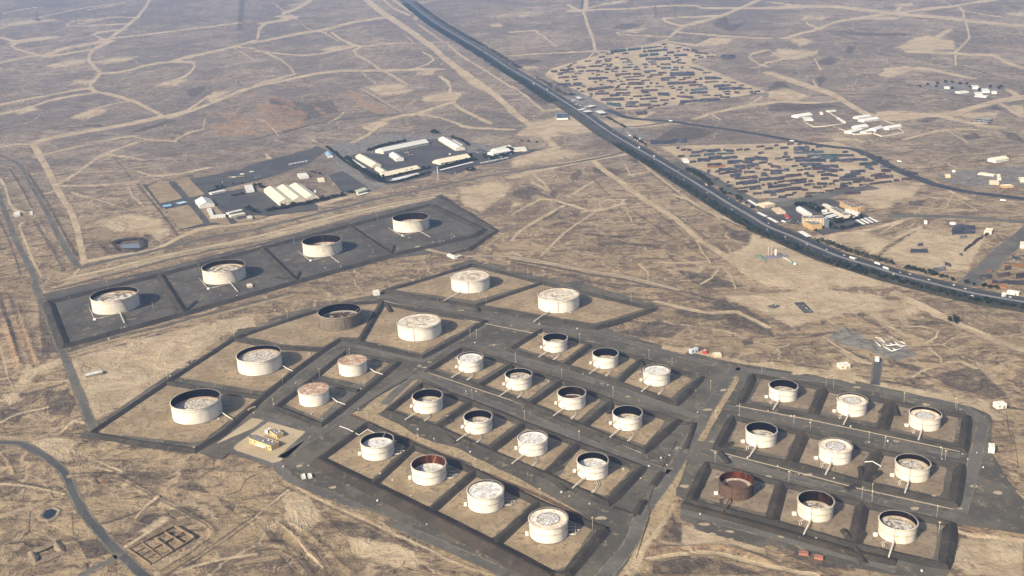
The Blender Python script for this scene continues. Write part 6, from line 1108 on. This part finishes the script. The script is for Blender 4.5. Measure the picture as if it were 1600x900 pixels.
for k in range(3): lot(f'z1060,230:{150 + k * 20},{250 + k * 14} {330 + k * 20},{350 + k * 5}', 9, ['white', 'silver', 'dark', 'red'], 'parked at the lay-by near the yard entrance', 'lay-by', .7, 3, 5)
lot('z1060,230:780,685 910,755', 9, ['dark', 'white', 'silver'], 'parked under the small roadside trees', 'tree parking'); lot('z380,220:590,300 800,262', 7, ['truck'], 'lined up as a row in the dark yard', 'truck row', 1.2)
lot('z220,250:1130,225 1260,215', 4, ['truck', 'sand truck'], 'standing in the far vehicle yard', 'yard trucks', .4, 2, 3); lot('z220,250:1270,185 1390,155', 2, ['truck'], 'standing alone behind the far vehicle yard', 'back trucks', .3); lot('z220,250:1440,225 1480,205', 2, ['white', 'truck'], 'standing near the yard road', 'yard road')
lot('z670,190:665,522 805,495', 4, ['bus'], 'parked on the lane before the white office pair', 'buses', .32); lot('z670,190:850,484 970,462', 3, ['bus'], 'parked at the lane end before the white office pair', 'buses', .32); lot('z540,190:180,610 210,625', 2, ['white'], 'by the hedge west of the barns', 'hedge cars'); lot('z540,190:780,830 940,815', 4, ['dark', 'white', 'sand truck'], 'on the roadside gravel before the square yard', 'gravel cars', .3)
lot('z540,190:540,885 640,875', 3, ['white'], 'at the junction below the square yard', 'junction cars', .3); lot('z540,190:620,360 840,420', 9, ['dark', 'sand truck', 'silver'], 'parked inside the square yard', 'square yard cars', .5, 6, 4); lot('z670,190:560,380 700,400', 9, ['white', 'dark', 'silver'], 'parked on the lot beside the white office pair', 'office lot', .4, 3, 12); lot('z670,190:1180,380 1290,370', 5, ['white', 'dark', 'silver'], 'parked at the end of the cream walled shed', 'end lot', .4, 2, 3); lot('z670,190:330,648 340,645', 1, ['white'], 'driving past the round garden', 'garden')
lot('z1180,290:420,420 600,480', 9, ['white', 'silver', 'dark'], 'parked before the headquarters', 'hq lot', .6, 5, 10); lot('z1180,290:350,460 420,450', 3, ['white', 'truck'], 'parked at the roadside shop ground', 'shop lot'); lot('z1180,290:1390,300 1430,320', 2, ['white', 'silver'], 'parked behind the orange long block', 'back lot'); lot('p:1330,387 1331,387', 1, ['white'], 'standing on the sand beyond the highway trees', 'sand car'); lot('z1240,220:1180,590 1183,590', 1, ['white'], 'standing on the pale sand below the nearer yard', 'sand car'); lot('z1240,220:1325,268 1328,270', 1, ['truck'], 'driving on the road above the nearer yard', 'side road', -.8)
lot('03:150,885 153,886', 1, ['truck'], 'driving on the road left of the walled compounds', 'side road', -.4); lot('z900,150:1185,318 1188,318', 1, ['truck'], 'driving on the road below the far yard', 'side road', -.3); lot('13:1470,358 1473,358', 1, ['truck'], 'driving on the eastern road by the picture edge', 'side road', -.7)
for u, v, k, w in ((463, 599, 'white', 'driving on the lane beside the control building plot'), (394, 641, 'sand truck', 'driving on the lane behind the control building'), (488, 655 - 8, 'white', 'parked on the corner below the rust-roofed tanks')): lot(f'p:{u},{v} {u + .3},{v}', 1, [k], w, 'farm lane', .8)
for k in PROTO:
    if k not in USED:
        for c in list(PROTO[k].children): bpy.data.objects.remove(c)
        bpy.data.objects.remove(PROTO[k])
# ------------------------------------------------------------------ masts, valve boxes, pylons, plant
VB = paint('white_valve_box', (.62, .59, .52), .06, .6, amt=.1)
vb = MB(); vb.box(-1.3, 1.3, -1, 1, 0, 1.5); vbm = vb.mesh('valve_box', VB); vl = MB(); vl.box(-1.4, 1.4, -1.1, 1.1, 1.503, 1.7); vlm = vl.mesh('lid', VB)
for q in '428,632 443,588 484,553 342,655 397,646 370,661 357,673 328,690 303,700 266,588 366,521 430,485 460,518 557,522 440,537 530,453 622,480 684,471 775,489 770,484 808,493 843,507 902,514 960,518 919,541 966,512 742,536 784,565 806,566 832,581 911,585 857,597 950,602 1055,631 1090,645 1046,712 1033,716 1042,727 1014,729 1001,748 974,734 921,788 890,776 877,770 820,725 787,652 744,612 728,612 629,699 560,640 678,686 650,657 692,657 735,707 574,661 658,697 752,736 594,741 613,751 590,783 667,820 642,775 482,728 475,742 482,741 443,730 503,655 586,632 564,608 653,672 1200,642 1236,651 1266,661 1329,667 1378,671 1470,700 1504,710 1512,718 1526,708 1155,649 1168,716 1215,729 1248,742 1303,748 1303,724 1358,692 1387,690 1458,691 1280,733 1175,820 1094,804 1117,803 1275,842 1440,893 1472,718 1536,731 98,536 170,530 190,513 195,512 345,462 370,462 508,419 533,417 677,379 693,377 710,370 640,372 632,370'.split():
    u, v = map(float, q.split(',')); x, y = U(u, v); t = thing('valve_box', (float(x), float(y), float(hz(y)) + (.3 if random.random() < .5 else .25)), 'small white valve box on the dark lanes of the tank farm', 'valve box', random.uniform(0, 1.5), 'valve boxes of the tank farm')
    t.scale = (random.uniform(.45, .9),) * 3
    a = bpy.data.objects.new('cabinet', vbm); COL.objects.link(a); a.parent = t; b = bpy.data.objects.new('lid', vlm); COL.objects.link(b); b.parent = t
mm = MB(); mm.tube([(0, 0, -.5), (0, 0, 15)], [.22, .12], 6); mm_ = mm.mesh('mast_pole', STEEL); lm = MB(); lm.box(-1.1, 1.1, -.4, .4, 14.9, 15.8); lm_ = lm.mesh('lamp_head', paint('yellow_lamp_head', (.62, .50, .26), .1, .6))
for q in '262,594 366,527 315,556 450,500 608,452 825,434 850,436 986,474 760,478 745,530 640,520 735,530 806,568 878,594 958,622 738,626 820,660 905,692 574,661 654,698 743,736 844,784 926,830 906,537 1014,563 1050,576 1190,587 1290,607 1302,608 1412,632 1492,640 1494,645 1155,650 1240,668 1266,674 1357,694 1382,702 1470,722 1476,724 1117,727 1232,757 1346,783 1362,788 1463,812 500,592 442,600 428,640 547,560 640,555 1118,660 1110,612 1362,777 1466,838 169,452 312,425 460,383 590,346 706,377 240,487'.split():
    u, v = map(float, q.split(',')); x, y = U(u, v); t = thing('lamp_mast', (float(x), float(y), float(hz(y)) + 1.6), 'thin lamp mast with yellowish head standing on an earth bund', 'lamp mast', random.uniform(0, 3), 'lamp masts on the bunds')
    for n_, m_ in (('mast_pole', mm_), ('lamp_head', lm_)): a = bpy.data.objects.new(n_, m_); COL.objects.link(a); a.parent = t
x, y = U(684.5, 281); t = thing('radio_mast', (float(x), float(y), .1), 'tall white mast on a square block before the square yard', 'mast'); MB().box(-5, 5, -4, 4, 0, 2).obj('base_block', MAS, t); MB().tube([(0, 0, 2), (0, 0, 38)], [1.0, .6], 8).obj('mast_pole', WW, t)
x, y = U(833.8, 241); t = thing('water_tank', (float(x), float(y), .1), 'white horizontal cylinder tank inside the square yard corner', 'water tank', .4); 
t.location = (*[float(q) for q in U(670 + 268 / 8, 190 + 418 / 8)], .2); MB().tube([(-4, 0, 2.6), (4, 0, 2.6)], 2.1, 14).obj('drum', WW, t); MB().box(-3, 3, -1, 1, 0, .9).obj('cradle', MAS, t)
x, y = U(380 + 905 / 8, 220 + 650 / 8); t = thing('silo', (float(x), float(y), .2), 'pale round silo at the end of the three-bay warehouse', 'silo'); MB().lathe([(4, 0), (4, 6), (3.9, 6.2), (.01, 7.2)], 28).obj('drum', LRF, t); MB().lathe([(.8, 7.0), (.8, 7.8), (.01, 7.9)], 10).obj('hatch', LRF, t)
x, y = U(1489, 350); t = thing('water_tank', (float(x), float(y), .2), 'low white round tank beside the dark scrap field', 'water tank'); MB().lathe([(7, 0), (7, 3), (6.9, 3.1), (.01, 3.8)], 32).obj('drum', WW, t); MB().lathe([(.7, 3.6), (.7, 4.2), (.01, 4.3)], 10).obj('hatch', LRF, t)
# lattice pylons and the drilling mast of the far plain
def pylon(u, v, hpx, label, cat='pylon', k=1.0, mat=None):
    mat = mat or paint('grey_lattice_steel', (.13, .13, .15), .1, .7); x, y = U(u, v); H = hpx * mpp(u, v); t = thing('pylon' if cat == 'pylon' else 'drilling_mast', (float(x), float(y), float(hz(y))), label, cat, .5, None if cat != 'pylon' else 'pylons of the far plain'); b = H * .11 * k; r = H * .006 * k + .25
    m = MB()
    for sx in (-1, 1):
        for sy in (-1, 1): m.tube([(sx * b, sy * b, -1), (sx * b * .35, sy * b * .35, H * .6), (sx * b * .12, sy * b * .12, H)], r, 4)
    for i in range(7):
        z0, z1 = H * i / 8, H * (i + 1) / 8; f = lambda z: b * (1 - .8 * z / H)
        for sx, sy, ex, ey in ((-1, -1, 1, -1), (1, -1, 1, 1), (1, 1, -1, 1), (-1, 1, -1, -1)): m.tube([(sx * f(z0), sy * f(z0), z0), (ex * f(z1), ey * f(z1), z1)], r * .6, 4)
    m.obj('lattice', mat, t)
    if cat == 'pylon':
        for z in (.66, .78, .9): MB().tube([(-H * .15, 0, H * z), (0, 0, H * (z + .03)), (H * .15, 0, H * z)], r * .9, 4).obj('cross_arm', mat, t)
    else: MB().box(-b * 1.6, b * 1.6, -b * 1.2, b * 1.2, 0, H * .16).obj('rig_floor', mat, t)
for u, v, h, q in ((773, 32, 8, 'beside the highway in the far distance'), (1024, 28, 20, 'left of the tall pair behind the far yard'), (1055, 28, 18, 'right of the tall pair behind the far yard'), (944, 26, 10, 'short one on the track behind the far yard'), (527, 45, 7, 'on the light track of the northern plain'), (110, 36, 8, 'west of the looped track'), (119, 36, 8, 'east of its twin at the looped track'), (150, 32, 7, 'beyond the looped track'), (1279, 33, 5, 'on the pale pad of the eastern plain'), (1498, 58, 5, 'on the eastern plain between two tracks'), (373, 132, 9, 'small one near the quarry track')): pylon(u, v, h, 'thin grey pylon ' + q)
pylon(59.5, 32, 15, 'dark drilling mast standing on the north-western plain', 'drilling mast', 1.5)
# works on the sand below the highway and the pipe manifold
def works():
    x, y = U(1208, 402); t = thing('process_plant', (float(x), float(y), .1), 'small process plant with three grey columns on the sand below the highway', 'process plant')
    for dx, h, r, m in ((-9, 22, 2.1, MAS), (-3, 22, 2.1, MAS), (5, 15, 2.4, WW)): MB().lathe([(r, 0), (r, h), (r * .6, h + 1.2), (.01, h + 1.5)], 16).obj('column', m, t); t.children[-1].location = (dx, 0, 0)
    MB().box(-16, 14, -9, -4, 0, 5).obj('pipe_rack', paint('slate_blue_steel', (.16, .17, .24)), t); MB().box(-34, -22, -2, 5, 0, 5).obj('green_skid', paint('green_steel', (.14, .24, .19)), t); MB().box(-26, -20, -22, -15, 0, 4).obj('green_skid', paint('green_steel', (.14, .24, .19)), t); MB().box(16, 30, -4, 3, 0, 3).obj('pipe_rack', paint('slate_blue_steel', (.16, .17, .24)), t)
    x, y = U(1237, 413); t = thing('crane', (float(x), float(y), .1), 'white crane boom with green base on the sand', 'crane', -.6); MB().box(-5, 3, -3, 3, .6, 4).obj('carrier', paint('green_steel', (.14, .24, .19)), t); MB().tube([(0, 0, 3.8), (-20, 2, 12)], [.9, .5], 6).obj('boom', WW, t); MB().box(4, 9, -2.5, 2.5, .6, 4).obj('cab', WW, t)
works()
x, y = U(1388, 533); t = thing('pipe_manifold', (float(x), float(y), .2), 'white pipe manifold on grey gravel beside the dark trench', 'pipe manifold')
PMN = GX('z1300,470:530,510 600,585|'.replace('|', '')); 
for s in ('530,510 605,580', '580,500 650,530 665,560 700,570', '640,580 730,630', '740,640 900,600', '700,570 790,560 870,560', '770,510 830,570 880,550', '660,480 700,500', '800,530 860,520 910,545', '540,470 600,480 650,520', '760,610 800,625', '850,580 950,565', '720,540 760,560'):
    g = GX('z1300,470:' + s); MB().tube([(p[0] - x, p[1] - y, 1.3) for p in g], .8, 6).obj('header_pipe', WW, t)
for s in ('740,470', '690,500', '820,530', '640,560'):
    g = GX('z1300,470:' + s)[0]; MB().box(g[0] - x - 2.5, g[0] - x + 2.5, g[1] - y - 2.5, g[1] - y + 2.5, 0, 3).obj('valve_skid', MAS, t)
for s, q in (('z1180,380:490,740 600,740 740,860 610,880', 'dark steel laydown pad with scattered pale pipes'), ('z1180,380:150,790 220,765 320,785 240,815', 'dark round scrap heap on the sand')):
    c, L, Wd, th = fit_rect(s, .5); t = thing('laydown_pad', (c[0], c[1], .1), q, 'laydown pad', th); MB().box(-L / 2, L / 2, -Wd / 2, Wd / 2, -.5, .7).obj('pad', SURF['tarb'], t)
    for _ in range(14): a = random.uniform(-.3, .3); px_, py_ = random.uniform(-L * .4, L * .4), random.uniform(-Wd * .35, Wd * .35); MB().tube([(px_, py_, 1.0), (px_ + 5 * math.cos(a), py_ + 5 * math.sin(a), 1.0)], .28, 5).obj('steel_pipe', random.choice([WW, MAS, DKST]), t)
# white boxes and stores scattered through the yards
for s, lab in (('z220,250:705,138 710,140', 'white beacon post on the back road kerb, first'), ('z220,250:832,115 838,117', 'white beacon post on the back road kerb, second'), ('z220,250:960,90 966,92', 'white beacon post on the back road kerb, third'), ('z220,250:1085,65 1090,67', 'white beacon post on the back road kerb, fourth'), ('z220,250:1022,290 1028,292', 'white drum alone in the vehicle yard')):
    p = GX(s)[0]; t = thing('beacon_post', (p[0], p[1], .2), lab, 'post'); MB().box(-.9, .9, -.9, .9, 0, 1.2).obj('foot', MAS, t); MB().tube([(0, 0, 1.2), (0, 0, 4.5)], .7, 8).obj('post', WW, t)
# pipelines on the ground and white loops beside the front tanks
def pipeline(label, s, r, n=1, mat=None, z=1.0, gap=2.0):
    p = PX(s); g = np.stack(U(p[:, 0], p[:, 1], z), 1); g = dense(g, 14); c = g[0]; t = thing('pipeline', (c[0], c[1], float(hz(c[1])) + .2), label, 'pipeline')
    d = np.gradient(g, axis=0); d /= np.linalg.norm(d, axis=1)[:, None]; nr = np.stack([-d[:, 1], d[:, 0]], 1)
    for k in range(n): MB().tube([(*(q + e * (k - (n - 1) / 2) * gap - c), z) for q, e in zip(g, nr)], r, 6).obj('pipe', mat or PIPE, t)
    for q, e in zip(g[::2], nr[::2]): w = n * gap / 2 + .4; MB().tube([(*(q - e * w - c), z - r - .1), (*(q + e * w - c), z - r - .1)], .2, 4).obj('pipe_support', MAS, t)
pipeline('rusty pipes lying in the sandy trench between the two tank rows', 'p:548,648 575,660 640,688 735,730 850,778 940,822', .45, 3, DKST)
pipeline('dark pipe along the gravel crossroad to the sand', 'p:1058,688 1044,712 1020,762 1012,790 1016,800 1004,840 994,872', .3, 1, DKST, .5)
pipeline('white pipe bent over the bund at the inner end of the front row', 'p:531,666 545,671 561,680 574,671 586,677', .55, 1, WW, 2.4); pipeline('white bent pipe standing on the bund between two right-hand tanks', 'p:1351,722 1363,721 1377,729', .6, 1, WW, 3.4)
pipeline('dark pipe ditch line below the rust-roofed tank pair', 'p:636,592 600,612 575,628 550,645', .5, 1, DKST); pipeline('pale pipe running beside the far lane', 'p:600,470 660,486 750,504 850,524 930,535', .3, 2, MAS, .7, 1.3)
pipeline('pipes beside the lane before the second tank row', 'p:668,582 740,606 830,636 920,672 1002,708', .28, 2, MAS, .6, 1.2); pipeline('pipes beside the lane behind the rusted tank', 'p:1110,703 1220,731 1340,763 1490,796', .28, 2, MAS, .6, 1.2)
pipeline('pipes beside the lane of the far right-hand rows', 'p:1150,634 1260,655 1370,678 1500,706', .28, 2, MAS, .6, 1.2)
for s_, q_ in (('p:470,742 476,741 478,746 472,747', 'first of two on the front apron'), ('p:480,741 486,740 488,745 482,746', 'second of two on the front apron')): B('skip_bin', 'white skip bin ' + q_, s_, 2, 'flat', WW, WW, cat='bin', win=False)
EXPO = 0.84; HAZE_D = 5.4e-5
# ------------------------------------------------------------------ light, air, camera
SUN_AZ = Vector((-.68, -.73)).normalized(); EL = math.radians(32)
sd = Vector((SUN_AZ.x * math.cos(EL), SUN_AZ.y * math.cos(EL), math.sin(EL)))
L = bpy.data.lights.new('sun', 'SUN'); L.energy = 4.1; L.angle = math.radians(2); L.color = (1, .88, .68)
lo = bpy.data.objects.new('sun', L); COL.objects.link(lo); lo.rotation_euler = sd.to_track_quat('Z', 'Y').to_euler(); lo.location = (0, 0, 3000)
W = bpy.data.worlds.new('World'); SC.world = W; W.use_nodes = True; nt = W.node_tree
sk = nt.nodes.new('ShaderNodeTexSky'); sk.sky_type = 'NISHITA'; sk.sun_disc = False; sk.sun_elevation = EL; sk.sun_rotation = math.atan2(SUN_AZ.x, SUN_AZ.y) % (2 * math.pi)
sk.dust_density = 3.0; sk.air_density = 1.0
bg = nt.nodes['Background']; bg.inputs[1].default_value = .08; nt.links.new(sk.outputs[0], bg.inputs[0])
HAZE = 1
if HAZE:
    hm = bpy.data.materials.new('haze_air'); hm.use_nodes = True; ht = hm.node_tree
    ht.nodes.remove(ht.nodes['Principled BSDF']); pv = ht.nodes.new('ShaderNodeVolumePrincipled')
    pv.inputs['Color'].default_value = (.36, .56, 1, 1); pv.inputs['Density'].default_value = HAZE_D; pv.inputs['Anisotropy'].default_value = 0.0
    ht.links.new(pv.outputs[0], ht.nodes['Material Output'].inputs['Volume'])
    zb = float(GZ.min()) - 1; xm = float(np.abs(GXx).max()) + 50
    zt = max(float(GZ.max()) + 30, ALT + 40)
    m = MB().box(-xm, xm, float(GYy.min()) - 50, float(GYy.max()) + 50, zb, zt); o = m.obj('haze', hm); tag(o, 'thin blue haze over the plain', kind='stuff')
cam = bpy.data.cameras.new('camera'); co = bpy.data.objects.new('camera', cam); COL.objects.link(co); SC.camera = co
cam.sensor_width = 36; cam.lens = FPX * 36 / 1600; cam.clip_start = 5; cam.clip_end = 120000
R_, U_, F_ = Vector((1, 0, 0)), Vector((0, SP, CP)), Vector((0, CP, -SP))
xr = CR * R_ + SR * U_; up = -SR * R_ + CR * U_; b = -F_
co.matrix_world = Matrix(((xr.x, up.x, b.x, 0), (xr.y, up.y, b.y, 0), (xr.z, up.z, b.z, ALT), (0, 0, 0, 1)))
SC.view_settings.view_transform = 'Standard'; SC.view_settings.look = 'None'; SC.view_settings.exposure = EXPO; SC.view_settings.gamma = 1
SC.cycles.use_denoising = True; SC.cycles.volume_bounces = 0; SC.cycles.max_bounces = 4; SC.cycles.diffuse_bounces = 2
SC.cycles.volume_step_rate = 1; SC.cycles.volume_max_steps = 64
